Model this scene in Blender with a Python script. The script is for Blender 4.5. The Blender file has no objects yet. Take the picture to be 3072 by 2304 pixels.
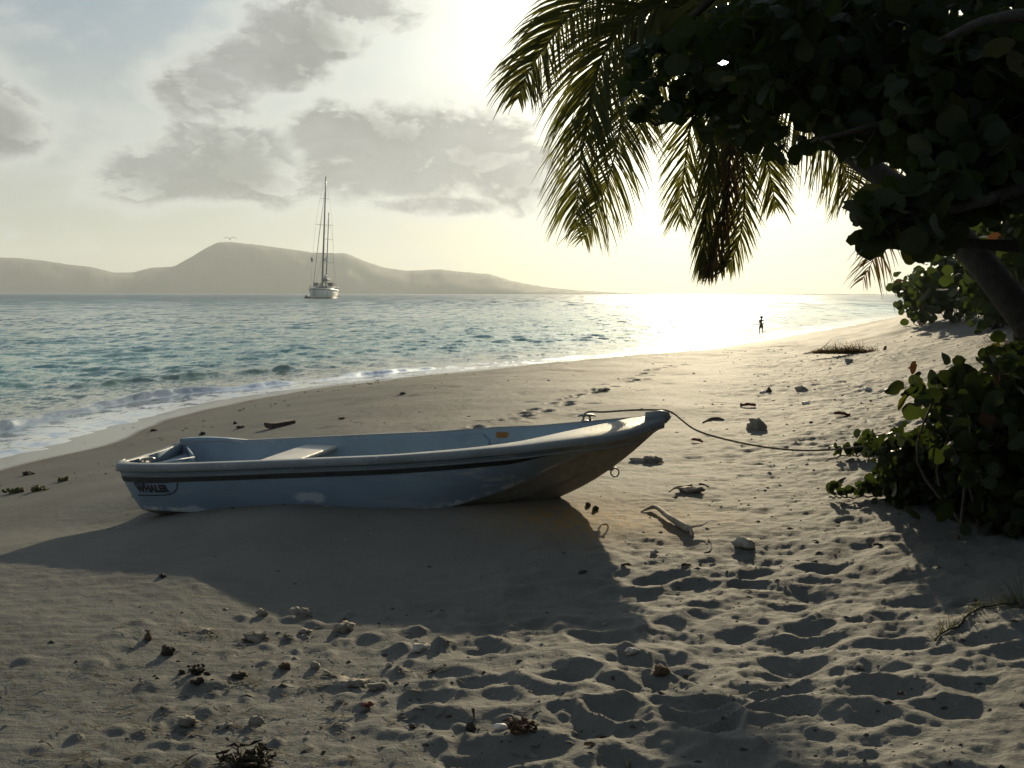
import bpy, bmesh, math, random
import numpy as np
from mathutils import Vector, Matrix

random.seed(7)
rng = np.random.default_rng(11)
scene = bpy.context.scene
COL = scene.collection
R = math.radians

# ------------------------------------------------------------------ camera
CAM = Vector((0.0, 0.0, 2.2))
FOC = 1000.0
PITCH = R(5.18)
ROLL = R(0.13)
cam_data = bpy.data.cameras.new('camera')
cam_data.sensor_width = 36.0
cam_data.lens = 36.0 * FOC / 1024.0
cam_data.clip_start = 0.05
cam_data.clip_end = 20000.0
cam = bpy.data.objects.new('camera', cam_data)
COL.objects.link(cam)
cam.matrix_world = Matrix.Translation(CAM) @ (Matrix.Rotation(math.pi / 2 - PITCH, 4, 'X') @ Matrix.Rotation(ROLL, 4, 'Z'))
scene.camera = cam
CROT = cam.matrix_world.to_3x3()

# ------------------------------------------------------------------ sun and sky
SUN_EL = 14.75
SUN_AZ = 10.8            # degrees clockwise from +Y
SUN = Vector((math.sin(R(SUN_AZ)) * math.cos(R(SUN_EL)), math.cos(R(SUN_AZ)) * math.cos(R(SUN_EL)), math.sin(R(SUN_EL))))
sl = bpy.data.lights.new('sun', 'SUN')
sl.energy = 4.9
sl.angle = R(0.6)
sl.color = (1.0, 0.83, 0.54)
so = bpy.data.objects.new('sun', sl)
COL.objects.link(so)
so.rotation_euler = SUN.to_track_quat('Z', 'Y').to_euler()

world = bpy.data.worlds.new('World')
scene.world = world
world.use_nodes = True
WT = world.node_tree
for n in list(WT.nodes):
    WT.nodes.remove(n)


class NB:
    """small node-building helper"""
    def __init__(self, tree):
        self.t = tree

    def n(self, kind, **kw):
        nd = self.t.nodes.new(kind)
        for k, v in kw.items():
            if k == 'inp':
                for kk, vv in v.items():
                    self.set(nd.inputs[kk], vv)
            else:
                setattr(nd, k, v)
        return nd

    def set(self, sock, v):
        if isinstance(v, bpy.types.NodeSocket):
            self.t.links.new(v, sock)
        else:
            sock.default_value = v

    def math(self, op, a, b=None, c=None, clamp=False):
        nd = self.t.nodes.new('ShaderNodeMath')
        nd.operation = op
        nd.use_clamp = clamp
        self.set(nd.inputs[0], a)
        if b is not None:
            self.set(nd.inputs[1], b)
        if c is not None:
            self.set(nd.inputs[2], c)
        return nd.outputs[0]

    def vmath(self, op, a, b=None, out=0):
        nd = self.t.nodes.new('ShaderNodeVectorMath')
        nd.operation = op
        self.set(nd.inputs[0], a)
        if b is not None:
            self.set(nd.inputs[1], b)
        return nd.outputs[out]

    def mix(self, f, a, b, blend='MIX'):
        nd = self.t.nodes.new('ShaderNodeMix')
        nd.data_type = 'RGBA'
        nd.blend_type = blend
        self.set(nd.inputs[0], f)
        self.set(nd.inputs[6], a)
        self.set(nd.inputs[7], b)
        return nd.outputs[2]

    def smooth(self, x, lo, hi, a=0.0, b=1.0):
        nd = self.t.nodes.new('ShaderNodeMapRange')
        nd.interpolation_type = 'SMOOTHSTEP'
        self.set(nd.inputs[0], x)
        nd.inputs[1].default_value = lo
        nd.inputs[2].default_value = hi
        nd.inputs[3].default_value = a
        nd.inputs[4].default_value = b
        return nd.outputs[0]

    def noise(self, vec, scale, detail=4.0, rough=0.55, dist=0.0, out=0):
        nd = self.t.nodes.new('ShaderNodeTexNoise')
        if vec is not None:
            self.set(nd.inputs['Vector'], vec)
        nd.inputs['Scale'].default_value = scale
        nd.inputs['Detail'].default_value = detail
        nd.inputs['Roughness'].default_value = rough
        nd.inputs['Distortion'].default_value = dist
        return nd.outputs[out]


def build_world():
    b = NB(WT)
    sky = b.n('ShaderNodeTexSky', sky_type='NISHITA', sun_disc=False)
    sky.sun_elevation = R(SUN_EL)
    sky.sun_rotation = R(SUN_AZ)
    sky.altitude = 0.0
    sky.air_density = 1.0
    sky.dust_density = 1.0
    sky.ozone_density = 2.0
    d = b.vmath('NORMALIZE', b.n('ShaderNodeTexCoord').outputs['Generated'])
    sep = b.n('ShaderNodeSeparateXYZ')
    b.set(sep.inputs[0], d)
    x, y, z = sep.outputs
    t = b.math('SUBTRACT', 1.0, b.vmath('DOT_PRODUCT', d, tuple(SUN), out=1))
    g_wide = b.math('MULTIPLY', b.math('EXPONENT', b.math('DIVIDE', t, -0.050)), 0.58)
    g_mid = b.math('MULTIPLY', b.math('EXPONENT', b.math('DIVIDE', t, -0.013)), 1.6)
    g_core = b.math('MULTIPLY', b.math('EXPONENT', b.math('DIVIDE', t, -0.0004)), 90.0)
    u = b.math('ARCTAN2', x, y)
    v = b.math('ARCSINE', z)
    cmb = b.n('ShaderNodeCombineXYZ')
    b.set(cmb.inputs[0], u)
    b.set(cmb.inputs[1], b.math('MULTIPLY', v, 1.7))
    uv = cmb.outputs[0]
    cuv = b.n('ShaderNodeCombineXYZ')
    b.set(cuv.inputs[0], u)
    b.set(cuv.inputs[1], v)
    # base: physical sky, paled by the thin haze
    base = b.vmath('SCALE', sky.outputs[0])
    base.node.inputs['Scale'].default_value = 0.065
    base = b.mix(1.0, base, (0.78, 1.0, 1.15, 1), 'MULTIPLY')
    low = b.smooth(v, 0.02, 0.48, 1.0, 0.0)
    base = b.mix(b.math('MULTIPLY', low, 0.80), base, (0.53, 0.52, 0.44, 1))
    glowc = b.n('ShaderNodeCombineColor')
    g1 = b.math('ADD', g_wide, g_mid)
    b.set(glowc.inputs[0], b.math('MULTIPLY', g1, 1.00))
    b.set(glowc.inputs[1], b.math('MULTIPLY', g1, 0.865))
    b.set(glowc.inputs[2], b.math('MULTIPLY', g1, 0.60))
    base = b.mix(1.0, base, glowc.outputs[0], 'ADD')
    # clouds
    blobs = [  # centre px, py (photo at 1024 wide), radii
        (215, 88, 46, 26), (262, 62, 52, 24), (305, 32, 50, 26), (350, 4, 55, 22),
        (185, 170, 72, 24), (250, 158, 60, 34), (205, 132, 30, 12), (330, 140, 42, 30), (325, 120, 18, 12),
        (400, 150, 62, 36), (390, 178, 90, 24), (470, 150, 66, 36), (520, 172, 48, 34),
        (4, 108, 42, 30), (430, 205, 70, 9),
    ]
    acc = None
    for px, py, rx, ry in blobs:
        uu = math.atan((px - 512) / FOC)
        vv = math.atan((384 - py) / FOC * math.cos(uu)) - PITCH
        dlt = b.vmath('SUBTRACT', cuv.outputs[0], (uu, vv, 0))
        dlt = b.vmath('MULTIPLY', dlt, (1000.0 / rx, 1000.0 / ry, 0))
        e = b.math('SUBTRACT', 1.28, b.vmath('LENGTH', dlt, out=1))
        acc = e if acc is None else b.math('SMOOTH_MAX', acc, e, 0.25)
    acc = b.math('MAXIMUM', acc, -0.8)
    n1 = b.noise(uv, 9.0, 9.0, 0.60, 0.25)
    n2 = b.noise(uv, 3.2, 5.0, 0.5)
    n3 = b.noise(uv, 30.0, 6.0, 0.6)
    den = b.math('ADD', acc, b.math('MULTIPLY', b.math('SUBTRACT', n1, 0.5), 2.9))
    den = b.math('ADD', den, b.math('MULTIPLY', b.math('SUBTRACT', n3, 0.5), 0.7))
    shift = b.vmath('ADD', uv, (0.012, 0.030, 0.0))
    n1b = b.noise(shift, 9.0, 9.0, 0.60, 0.25)
    lit = b.smooth(b.math('SUBTRACT', n1, n1b), 0.005, 0.085)
    f = b.smooth(den, -0.08, 0.55)
    edge = b.smooth(den, -0.95, 0.15)
    thin = b.math('MULTIPLY', b.smooth(b.math('ADD', n2, b.math('MULTIPLY', n1, 0.5)), 0.66, 0.95), b.smooth(v, 0.02, 0.12))
    bright = b.n('ShaderNodeCombineColor')
    gg = b.math('ADD', b.math('MULTIPLY', g_wide, 0.8), b.math('MULTIPLY', g_mid, 0.5))
    b.set(bright.inputs[0], b.math('ADD', 0.66, gg))
    b.set(bright.inputs[1], b.math('ADD', 0.68, b.math('MULTIPLY', gg, 0.93)))
    b.set(bright.inputs[2], b.math('ADD', 0.63, b.math('MULTIPLY', gg, 0.74)))
    grey = b.n('ShaderNodeCombineColor')
    gvar = b.smooth(n1, 0.35, 0.7, 0.07, -0.06)
    b.set(grey.inputs[0], b.math('ADD', b.math('ADD', 0.315, gvar), b.math('MULTIPLY', gg, 0.40)))
    b.set(grey.inputs[1], b.math('ADD', b.math('ADD', 0.325, gvar), b.math('MULTIPLY', gg, 0.355)))
    b.set(grey.inputs[2], b.math('ADD', b.math('ADD', 0.315, gvar), b.math('MULTIPLY', gg, 0.27)))
    c = b.mix(b.math('MULTIPLY', b.math('MAXIMUM', edge, thin), 0.72), base, bright.outputs[0])
    rim = b.math('MULTIPLY', lit, b.smooth(den, 0.2, 1.3, 0.85, 0.15))
    cg = b.mix(rim, grey.outputs[0], bright.outputs[0])
    c = b.mix(b.math('MULTIPLY', f, 0.93), c, cg)
    core = b.n('ShaderNodeCombineColor')
    for i in range(3):
        b.set(core.inputs[i], g_core)
    c = b.mix(1.0, c, core.outputs[0], 'ADD')
    bg = b.n('ShaderNodeBackground')
    b.set(bg.inputs[0], c)
    bg.inputs[1].default_value = 1.0
    out = b.n('ShaderNodeOutputWorld')
    WT.links.new(bg.outputs[0], out.inputs[0])


build_world()
scene.view_settings.view_transform = 'Standard'
scene.view_settings.look = 'None'
scene.view_settings.exposure = 0.0
scene.view_settings.gamma = 1.0
scene.render.engine = 'CYCLES'
cy = scene.cycles
cy.use_denoising = True
try:
    cy.denoiser = 'OPENIMAGEDENOISE'
except Exception:
    pass
cy.max_bounces = 8
cy.transparent_max_bounces = 16
cy.volume_bounces = 1
cy.sample_clamp_indirect = 4.0

# ------------------------------------------------------------------ helpers
def tag(o, label=None, cat=None, group=None, kind=None):
    if label: o['label'] = label
    if cat: o['category'] = cat
    if group: o['group'] = group
    if kind: o['kind'] = kind
    return o


def link(name, me, m=None, parent=None, loc=None):
    o = bpy.data.objects.new(name, me)
    COL.objects.link(o)
    if m is not None and me is not None:
        me.materials.append(m)
    if parent is not None:
        o.parent = parent
    if loc is not None:
        o.location = loc
    return o


def empty(name, loc=(0, 0, 0), rz=0.0):
    o = bpy.data.objects.new(name, None)
    COL.objects.link(o)
    o.empty_display_size = 0.1
    o.location = loc
    o.rotation_euler = (0, 0, rz)
    return o


def mesh_np(name, verts, faces, smooth=True):
    """verts (n,3) array, faces (m,k) int array (all the same k)"""
    me = bpy.data.meshes.new(name)
    verts = np.ascontiguousarray(verts, dtype=np.float32)
    faces = np.ascontiguousarray(faces, dtype=np.int32)
    m, k = faces.shape
    me.vertices.add(len(verts))
    me.vertices.foreach_set('co', verts.ravel())
    me.loops.add(m * k)
    me.loops.foreach_set('vertex_index', faces.ravel())
    me.polygons.add(m)
    me.polygons.foreach_set('loop_start', np.arange(0, m * k, k, dtype=np.int32))
    me.polygons.foreach_set('loop_total', np.full(m, k, dtype=np.int32))
    me.polygons.foreach_set('use_smooth', np.full(m, smooth))
    me.update(calc_edges=True)
    return me


class MB:
    """collects shapes into one mesh"""
    def __init__(self):
        self.v = []
        self.f = []

    def add(self, vs, fs):
        o = len(self.v)
        self.v += [tuple(p) for p in vs]
        self.f += [tuple(i + o for i in f) for f in fs]

    def box(self, c, s, rot=None):
        x, y, z = (q / 2 for q in s)
        vs = [Vector(p) for p in ((-x, -y, -z), (x, -y, -z), (x, y, -z), (-x, y, -z), (-x, -y, z), (x, -y, z), (x, y, z), (-x, y, z))]
        if rot is not None:
            vs = [rot @ p for p in vs]
        self.add([p + Vector(c) for p in vs], [(0, 3, 2, 1), (4, 5, 6, 7), (0, 1, 5, 4), (1, 2, 6, 5), (2, 3, 7, 6), (3, 0, 4, 7)])

    def tube(self, pts, rad, n=8, cap=True):
        pts = [Vector(p) for p in pts]
        if not hasattr(rad, '__len__'):
            rad = [rad] * len(pts)
        ref = Vector((0.13, 0.21, 1.0))
        rings = []
        for i, p in enumerate(pts):
            a = pts[max(i - 1, 0)]
            c = pts[min(i + 1, len(pts) - 1)]
            t = (c - a).normalized()
            if abs(t.dot(ref.normalized())) > 0.95:
                ref = Vector((1, 0.2, 0.1))
            s = t.cross(ref).normalized()
            w = s.cross(t).normalized()
            ref = w
            rings.append([p + (s * math.cos(2 * math.pi * k / n) + w * math.sin(2 * math.pi * k / n)) * rad[i] for k in range(n)])
        vs = [q for r in rings for q in r]
        fs = []
        for i in range(len(pts) - 1):
            for k in range(n):
                a, c = i * n + k, i * n + (k + 1) % n
                fs.append((a, c, c + n, a + n))
        if cap:
            fs.append(tuple(range(n - 1, -1, -1)))
            fs.append(tuple((len(pts) - 1) * n + k for k in range(n)))
        self.add(vs, fs)

    def build(self, name, m=None, parent=None, smooth=True, loc=None):
        me = bpy.data.meshes.new(name)
        me.from_pydata(self.v, [], self.f)
        if smooth:
            me.polygons.foreach_set('use_smooth', [True] * len(me.polygons))
        me.update()
        return link(name, me, m, parent, loc)


def catmull(pts, n):
    P = [np.array(p, float) for p in pts]
    P = [2 * P[0] - P[1]] + P + [2 * P[-1] - P[-2]]
    out = []
    for i in range(1, len(P) - 2):
        for k in range(n):
            t = k / n
            a, b_, c, d = P[i - 1], P[i], P[i + 1], P[i + 2]
            out.append(0.5 * (2 * b_ + (c - a) * t + (2 * a - 5 * b_ + 4 * c - d) * t * t + (3 * b_ - a - 3 * c + d) * t ** 3))
    out.append(P[-2])
    return [tuple(p) for p in out]


def ray(px, py):
    """unit-depth direction through a point of the 1024x768 frame (depth measured along +Y)"""
    d = CROT @ Vector(((px - 512) / FOC, (384 - py) / FOC, -1.0))
    return d / d.y


def at(px, py, Y):
    return CAM + ray(px, py) * Y


def sstep(x, lo, hi):
    t = np.clip((x - lo) / (hi - lo), 0, 1)
    return t * t * (3 - 2 * t)


_H = rng.random((256, 256))
def vnoise(x, y, seed=0):
    x = np.asarray(x, float) + seed * 17.31
    y = np.asarray(y, float) + seed * 9.73
    xi = np.floor(x).astype(int)
    yi = np.floor(y).astype(int)
    fx = x - xi
    fy = y - yi
    fx = fx * fx * fx * (fx * (fx * 6 - 15) + 10)
    fy = fy * fy * fy * (fy * (fy * 6 - 15) + 10)
    a = _H[xi & 255, yi & 255]
    b_ = _H[(xi + 1) & 255, yi & 255]
    c = _H[xi & 255, (yi + 1) & 255]
    d = _H[(xi + 1) & 255, (yi + 1) & 255]
    return (a + (b_ - a) * fx + (c - a) * fy + (a - b_ - c + d) * fx * fy) * 2 - 1


def fbm(x, y, oct=4, seed=0, gain=0.5):
    s = 0
    a = 1.0
    for i in range(oct):
        s = s + a * vnoise(x * 2 ** i, y * 2 ** i, seed + i * 3)
        a *= gain
    return s


# ------------------------------------------------------------------ materials
def new_mat(name):
    m = bpy.data.materials.new(name)
    m.use_nodes = True
    t = m.node_tree
    for n in list(t.nodes):
        t.nodes.remove(n)
    return m, NB(t)


def surf(b, shader, disp=None):
    out = b.n('ShaderNodeOutputMaterial')
    b.t.links.new(shader, out.inputs[0])
    return out


def simple_mat(name, c1, c2=None, rough=0.6, scale=8.0, bump=0.0, bscale=40.0, metal=0.0, spec=0.5, thr=(0.35, 0.65), detail=5.0):
    m, b = new_mat(name)
    obj = b.n('ShaderNodeTexCoord').outputs['Object']
    p = b.n('ShaderNodeBsdfPrincipled')
    if c2 is None:
        c2 = tuple(q * 0.75 for q in c1)
    col = b.mix(b.smooth(b.noise(obj, scale, detail, 0.6), *thr), (*c1, 1), (*c2, 1))
    b.set(p.inputs['Base Color'], col)
    b.set(p.inputs['Roughness'], b.smooth(b.noise(obj, scale * 2.3), 0.3, 0.7, max(rough - 0.1, 0.02), min(rough + 0.12, 1)))
    p.inputs['Metallic'].default_value = metal
    p.inputs['Specular IOR Level'].default_value = spec
    if bump:
        bp = b.n('ShaderNodeBump')
        bp.inputs['Strength'].default_value = bump
        bp.inputs['Distance'].default_value = 0.01
        b.set(bp.inputs['Height'], b.noise(obj, bscale, 4.0, 0.6))
        b.set(p.inputs['Normal'], bp.outputs[0])
    surf(b, p.outputs[0])
    return m


def leaf_mat(name, c1, c2, trans, tf=0.4, rough=0.45, scale=3.0):
    m, b = new_mat(name)
    obj = b.n('ShaderNodeTexCoord').outputs['Object']
    oi = b.n('ShaderNodeObjectInfo').outputs['Random']
    nz = b.noise(obj, scale, 3.0)
    f = b.math('ADD', b.math('MULTIPLY', nz, 0.6), b.math('MULTIPLY', oi, 0.4))
    col = b.mix(b.smooth(f, 0.3, 0.75), (*c1, 1), (*c2, 1))
    p = b.n('ShaderNodeBsdfPrincipled')
    b.set(p.inputs['Base Color'], col)
    p.inputs['Roughness'].default_value = rough
    p.inputs['Specular IOR Level'].default_value = 0.22
    tr = b.n('ShaderNodeBsdfTranslucent')
    b.set(tr.inputs[0], b.mix(b.smooth(f, 0.3, 0.75), (*trans, 1), tuple(q * 0.6 for q in trans) + (1,)))
    mx = b.n('ShaderNodeMixShader')
    mx.inputs[0].default_value = tf
    b.t.links.new(p.outputs[0], mx.inputs[1])
    b.t.links.new(tr.outputs[0], mx.inputs[2])
    surf(b, mx.outputs[0])
    return m


def sand_mat():
    m, b = new_mat('sand_material')
    geo = b.n('ShaderNodeNewGeometry').outputs['Position']
    wet = b.n('ShaderNodeAttribute', attribute_name='wet').outputs['Fac']
    rust = b.n('ShaderNodeAttribute', attribute_name='ochre').outputs['Fac']
    n1 = b.noise(geo, 1.3, 5.0, 0.6)
    n2 = b.noise(geo, 140.0, 3.0, 0.7)
    n3 = b.noise(geo, 18.0, 4.0, 0.6)
    dry = b.mix(b.smooth(n1, 0.3, 0.7), (0.184, 0.186, 0.169, 1), (0.147, 0.149, 0.134, 1))
    dry = b.mix(b.smooth(n2, 0.42, 0.75), dry, (0.12, 0.115, 0.10, 1))
    dry = b.mix(b.smooth(n3, 0.58, 0.78, 0, 0.5), dry, (0.135, 0.132, 0.115, 1))
    dry = b.mix(b.math('MULTIPLY', rust, b.smooth(n3, 0.3, 0.6)), dry, (0.27, 0.17, 0.06, 1))
    wcol = b.mix(b.smooth(n1, 0.3, 0.7), (0.15, 0.13, 0.10, 1), (0.12, 0.10, 0.076, 1))
    p = b.n('ShaderNodeBsdfPrincipled')
    b.set(p.inputs['Base Color'], b.mix(wet, dry, wcol))
    gloss = b.smooth(wet, 0.55, 1.0)
    b.set(p.inputs['Roughness'], b.math('SUBTRACT', 0.72, b.math('MULTIPLY', gloss, 0.52)))
    b.set(p.inputs['Specular IOR Level'], b.smooth(gloss, 0.0, 1.0, 0.05, 0.5))
    bp = b.n('ShaderNodeBump')
    b.set(bp.inputs['Strength'], b.math('SUBTRACT', 0.75, b.math('MULTIPLY', wet, 0.7)))
    bp.inputs['Distance'].default_value = 0.006
    h = b.math('ADD', b.math('MULTIPLY', b.noise(geo, 55.0, 5.0, 0.65), 1.3), b.math('MULTIPLY', n2, 0.5))
    # small wind ripples
    mp = b.n('ShaderNodeMapping')
    b.set(mp.inputs['Vector'], geo)
    mp.inputs['Rotation'].default_value = (0, 0, R(-14))
    mp.inputs['Scale'].default_value = (3.0, 20.0, 1)
    h = b.math('ADD', h, b.math('MULTIPLY', b.noise(mp.outputs[0], 1.0, 3.0, 0.5), 1.6))
    b.set(bp.inputs['Height'], h)
    b.set(p.inputs['Normal'], bp.outputs[0])
    surf(b, p.outputs[0])
    return m


def sea_mat():
    m, b = new_mat('sea_water')
    geo = b.n('ShaderNodeNewGeometry').outputs['Position']
    dep = b.n('ShaderNodeAttribute', attribute_name='offshore').outputs['Fac']   # metres from the waterline
    foam = b.n('ShaderNodeAttribute', attribute_name='foam').outputs['Fac']
    dist = b.vmath('LENGTH', geo, out=1)
    c = b.mix(b.smooth(dep, 0.5, 9.0), (0.13, 0.150, 0.110, 1), (0.115, 0.29, 0.25, 1))
    c = b.mix(b.smooth(dep, 8.0, 60.0), c, (0.050, 0.160, 0.160, 1))
    c = b.mix(b.smooth(dep, 50.0, 500.0), c, (0.028, 0.075, 0.095, 1))
    p = b.n('ShaderNodeBsdfPrincipled')
    b.set(p.inputs['Base Color'], c)
    b.set(p.inputs['Roughness'], b.smooth(dist, 10.0, 400.0, 0.10, 0.33))
    p.inputs['IOR'].default_value = 1.333
    # slopes of the ripples too small for the mesh, in four sizes
    nrm = b.n('ShaderNodeNewGeometry').outputs['Normal']
    acc = None
    calm = b.smooth(dep, 0.0, 3.0, 0.35, 1.0)
    for scl, (d0, d1, d2, d3), st in (((7.0, 4.0, 1), (0, 1, 22, 60), 0.60), ((2.6, 1.1, 1), (0, 8, 70, 160), 0.54),
                                      ((1.0, 0.22, 1), (30, 75, 200, 420), 0.80), ((0.36, 0.035, 1), (110, 240, 1500, 4000), 0.95)):
        mp = b.n('ShaderNodeMapping')
        b.set(mp.inputs['Vector'], geo)
        mp.inputs['Scale'].default_value = scl
        nz = b.noise(mp.outputs[0], 1.0, 3.0, 0.62, 0.3, out=1)
        w = b.math('MULTIPLY', b.smooth(dist, d0, d1), b.smooth(dist, d2, d3, 1.0, 0.0))
        v = b.vmath('SCALE', b.vmath('SUBTRACT', nz, (0.5, 0.5, 0.5)))
        b.set(v.node.inputs['Scale'], b.math('MULTIPLY', b.math('MULTIPLY', w, st), calm))
        acc = v if acc is None else b.vmath('ADD', acc, v)
    acc = b.vmath('MULTIPLY', acc, (0.9, 1.15, 0.0))
    lean = b.vmath('SCALE', (0.0, -0.085, 0.0))
    b.set(lean.node.inputs['Scale'], b.smooth(dist, 15.0, 200.0))
    bp = b.vmath('NORMALIZE', b.vmath('ADD', b.vmath('ADD', nrm, acc), lean)).node
    b.set(p.inputs['Normal'], bp.outputs[0])
    # foam
    fn = b.noise(geo, 13.0, 6.0, 0.72)
    fm = b.smooth(b.math('ADD', foam, b.math('MULTIPLY', b.math('SUBTRACT', fn, 0.5), 2.6)), 0.68, 0.84)
    fd = b.n('ShaderNodeBsdfPrincipled')
    fd.inputs['Base Color'].default_value = (0.72, 0.68, 0.54, 1)
    fd.inputs['Roughness'].default_value = 0.4
    fd.inputs['Specular IOR Level'].default_value = 0.3
    bp2 = b.n('ShaderNodeBump')
    bp2.inputs['Strength'].default_value = 1.0
    bp2.inputs['Distance'].default_value = 0.05
    b.set(bp2.inputs['Height'], fn)
    b.set(fd.inputs['Normal'], bp2.outputs[0])
    mx = b.n('ShaderNodeMixShader')
    b.set(mx.inputs[0], fm)
    b.t.links.new(p.outputs[0], mx.inputs[1])
    b.t.links.new(fd.outputs[0], mx.inputs[2])
    # very shallow water lets the sand show
    tr = b.n('ShaderNodeBsdfTransparent')
    gl = b.n('ShaderNodeBsdfGlossy')
    gl.inputs['Roughness'].default_value = 0.12
    b.set(gl.inputs['Normal'], bp.outputs[0])
    fr = b.n('ShaderNodeFresnel')
    fr.inputs[0].default_value = 1.333
    b.set(fr.inputs['Normal'], bp.outputs[0])
    ms = b.n('ShaderNodeMixShader')
    b.set(ms.inputs[0], fr.outputs[0])
    b.t.links.new(tr.outputs[0], ms.inputs[1])
    b.t.links.new(gl.outputs[0], ms.inputs[2])
    m2 = b.n('ShaderNodeMixShader')
    b.set(m2.inputs[0], b.math('MAXIMUM', b.smooth(dep, 0.05, 2.2), fm))
    b.t.links.new(ms.outputs[0], m2.inputs[1])
    b.t.links.new(mx.outputs[0], m2.inputs[2])
    surf(b, m2.outputs[0])
    return m


M = {}
M['sand'] = sand_mat()
M['sea'] = sea_mat()
M['hill'] = simple_mat('hill_scrub', (0.030, 0.040, 0.024), (0.045, 0.045, 0.03), 0.9, 0.02)

# ------------------------------------------------------------------ terrain
SHORE = [(-14, -40), (-10.5, -12), (-9.0, 0), (-8.1, 6), (-7.4, 10.2), (-6.95, 13.6), (-6.83, 16.3), (-6.4, 20), (-5.5, 22.4),
         (-3.7, 25.6), (-1.6, 28.5), (0.0, 30.8), (2.3, 33.3), (5.1, 37.0), (7.9, 41.5), (12.6, 50.5), (22.3, 69), (41, 104), (75, 150), (150, 215), (420, 330), (1500, 520), (3600, 800)]
SH = np.array(catmull(SHORE, 3))


def shore_dist(x, y):
    """signed distance to the waterline: positive inland"""
    x = np.asarray(x, float)
    y = np.asarray(y, float)
    best = np.full(x.shape, 1e18)
    sgn = np.ones(x.shape)
    for i in range(len(SH) - 1):
        ax, ay = SH[i]
        bx, by = SH[i + 1]
        dx, dy = bx - ax, by - ay
        t = np.clip(((x - ax) * dx + (y - ay) * dy) / (dx * dx + dy * dy), 0, 1)
        ex = x - (ax + t * dx)
        ey = y - (ay + t * dy)
        d2 = ex * ex + ey * ey
        m = d2 < best
        best = np.where(m, d2, best)
        cr = dx * (y - ay) - dy * (x - ax)
        sgn = np.where(m, np.where(cr < 0, 1.0, -1.0), sgn)
    return np.sqrt(best) * sgn


PROF_S = [-2000, -60, -20, -5, 0, 1.3, 3.0, 5.0, 6.3, 9.0, 14, 30, 4000]
PROF_Z = [-9, -4.0, -1.6, -0.35, 0, 0.10, 0.30, 0.55, 0.64, 0.68, 0.72, 0.85, 1.6]


def base_z(x, y, s):
    z = np.interp(s, PROF_S, PROF_Z)
    q = x - (2.2 + 0.27 * np.maximum(y, 0))
    w = sstep(s, 3.0, 9.0)
    z = z + w * (0.50 * sstep(q, -2.6, 3.0) + 0.72 * sstep(q, 0.0, 6.0))
    land = sstep(s, 1.0, 5.0)
    z = z + land * (0.035 * fbm(x * 0.45, y * 0.45, 3, 1))
    # the sand falls away a little towards the viewer
    z = z - 0.13 * w * (1 - sstep(y, 5.0, 7.0)) * (1 - 0.6 * sstep(x, 1.2, 3.2))
    # low bank of sand the boat has settled against
    z = z + 0.05 * np.exp(-(((x + 1.9) / 0.9) ** 2 + ((y - 6.85) / 0.5) ** 2))
    z = z - 0.10 * np.exp(-(((x + 3.1) / 0.75) ** 2 + ((y - 7.5) / 0.8) ** 2)) - 0.02
    return z


def ring_radii():
    r = list(np.linspace(0.35, 2.7, 9))
    while r[-1] < 32:
        r.append(r[-1] * 1.0042)
    while r[-1] < 150:
        r.append(r[-1] * 1.010)
    while r[-1] < 3300:
        r.append(r[-1] * 1.11)
    return np.array(r)


def angles(step=0.0019, lim=R(31)):
    fw = np.arange(-lim, lim, step)
    side = np.linspace(lim, 2 * math.pi - lim, 64)
    return np.concatenate([fw, side[:-1]])


SR = ring_radii()
SA = angles()
NR, NA = len(SR), len(SA)
rr, aa = np.meshgrid(SR, SA, indexing='ij')
GX = rr * np.sin(aa)
GY = rr * np.cos(aa)
GS = shore_dist(GX, GY)
GZ = base_z(GX, GY, GS)
NFW = int(np.sum(SA < R(31)))


def stamp(cx, cy, rad, depth, ax=1.0, rot=0.0, rim=0.35, flat=2.0):
    """press a hollow with a soft raised rim into the sand grid"""
    r0 = math.hypot(cx, cy)
    a0 = math.atan2(cx, cy)
    ext = rad * max(ax, 1) * 2.4
    if r0 < ext + 0.5:
        return
    i0, i1 = np.searchsorted(SR, [r0 - ext, r0 + ext])
    da = ext / (r0 - ext * 0.5)
    if abs(a0) > R(31) - 0.002:
        return
    j0, j1 = np.searchsorted(SA[:NFW], [a0 - da, a0 + da])
    if i1 <= i0 or j1 <= j0:
        return
    x = GX[i0:i1, j0:j1] - cx
    y = GY[i0:i1, j0:j1] - cy
    c, s_ = math.cos(rot), math.sin(rot)
    u = (x * c + y * s_) / (rad * ax)
    v = (-x * s_ + y * c) / rad
    rho = np.sqrt(u * u + v * v)
    GZ[i0:i1, j0:j1] += depth * (-np.exp(-rho ** (2 * flat)) + rim * np.exp(-((rho - 1.35) / 0.38) ** 2))


def churn(x, y):
    """how trodden the sand is, 0..1"""
    i = min(int(np.searchsorted(SR, math.hypot(x, y))), NR - 1)
    j = min(int(np.searchsorted(SA[:NFW], math.atan2(x, y))), NFW - 1)
    if GS[i, j] < 4.5:
        return 0.0
    c = 0.12
    if y < 6.6:
        c = 0.04 + 0.96 * float(sstep(x + 0.12 * (y - 3.5), -0.75, 0.45)) if y < 4.45 else 0.03 + 0.9 * float(sstep(x, 0.6, 1.0))
    else:
        c = 0.04 + 0.95 * float(sstep(x - 0.24 * y, -1.2, 1.2))
    if y < 6.4:
        c *= 1 - 0.72 * float(sstep(x - 0.30 * y, -0.1, 0.9))
    return c


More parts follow.
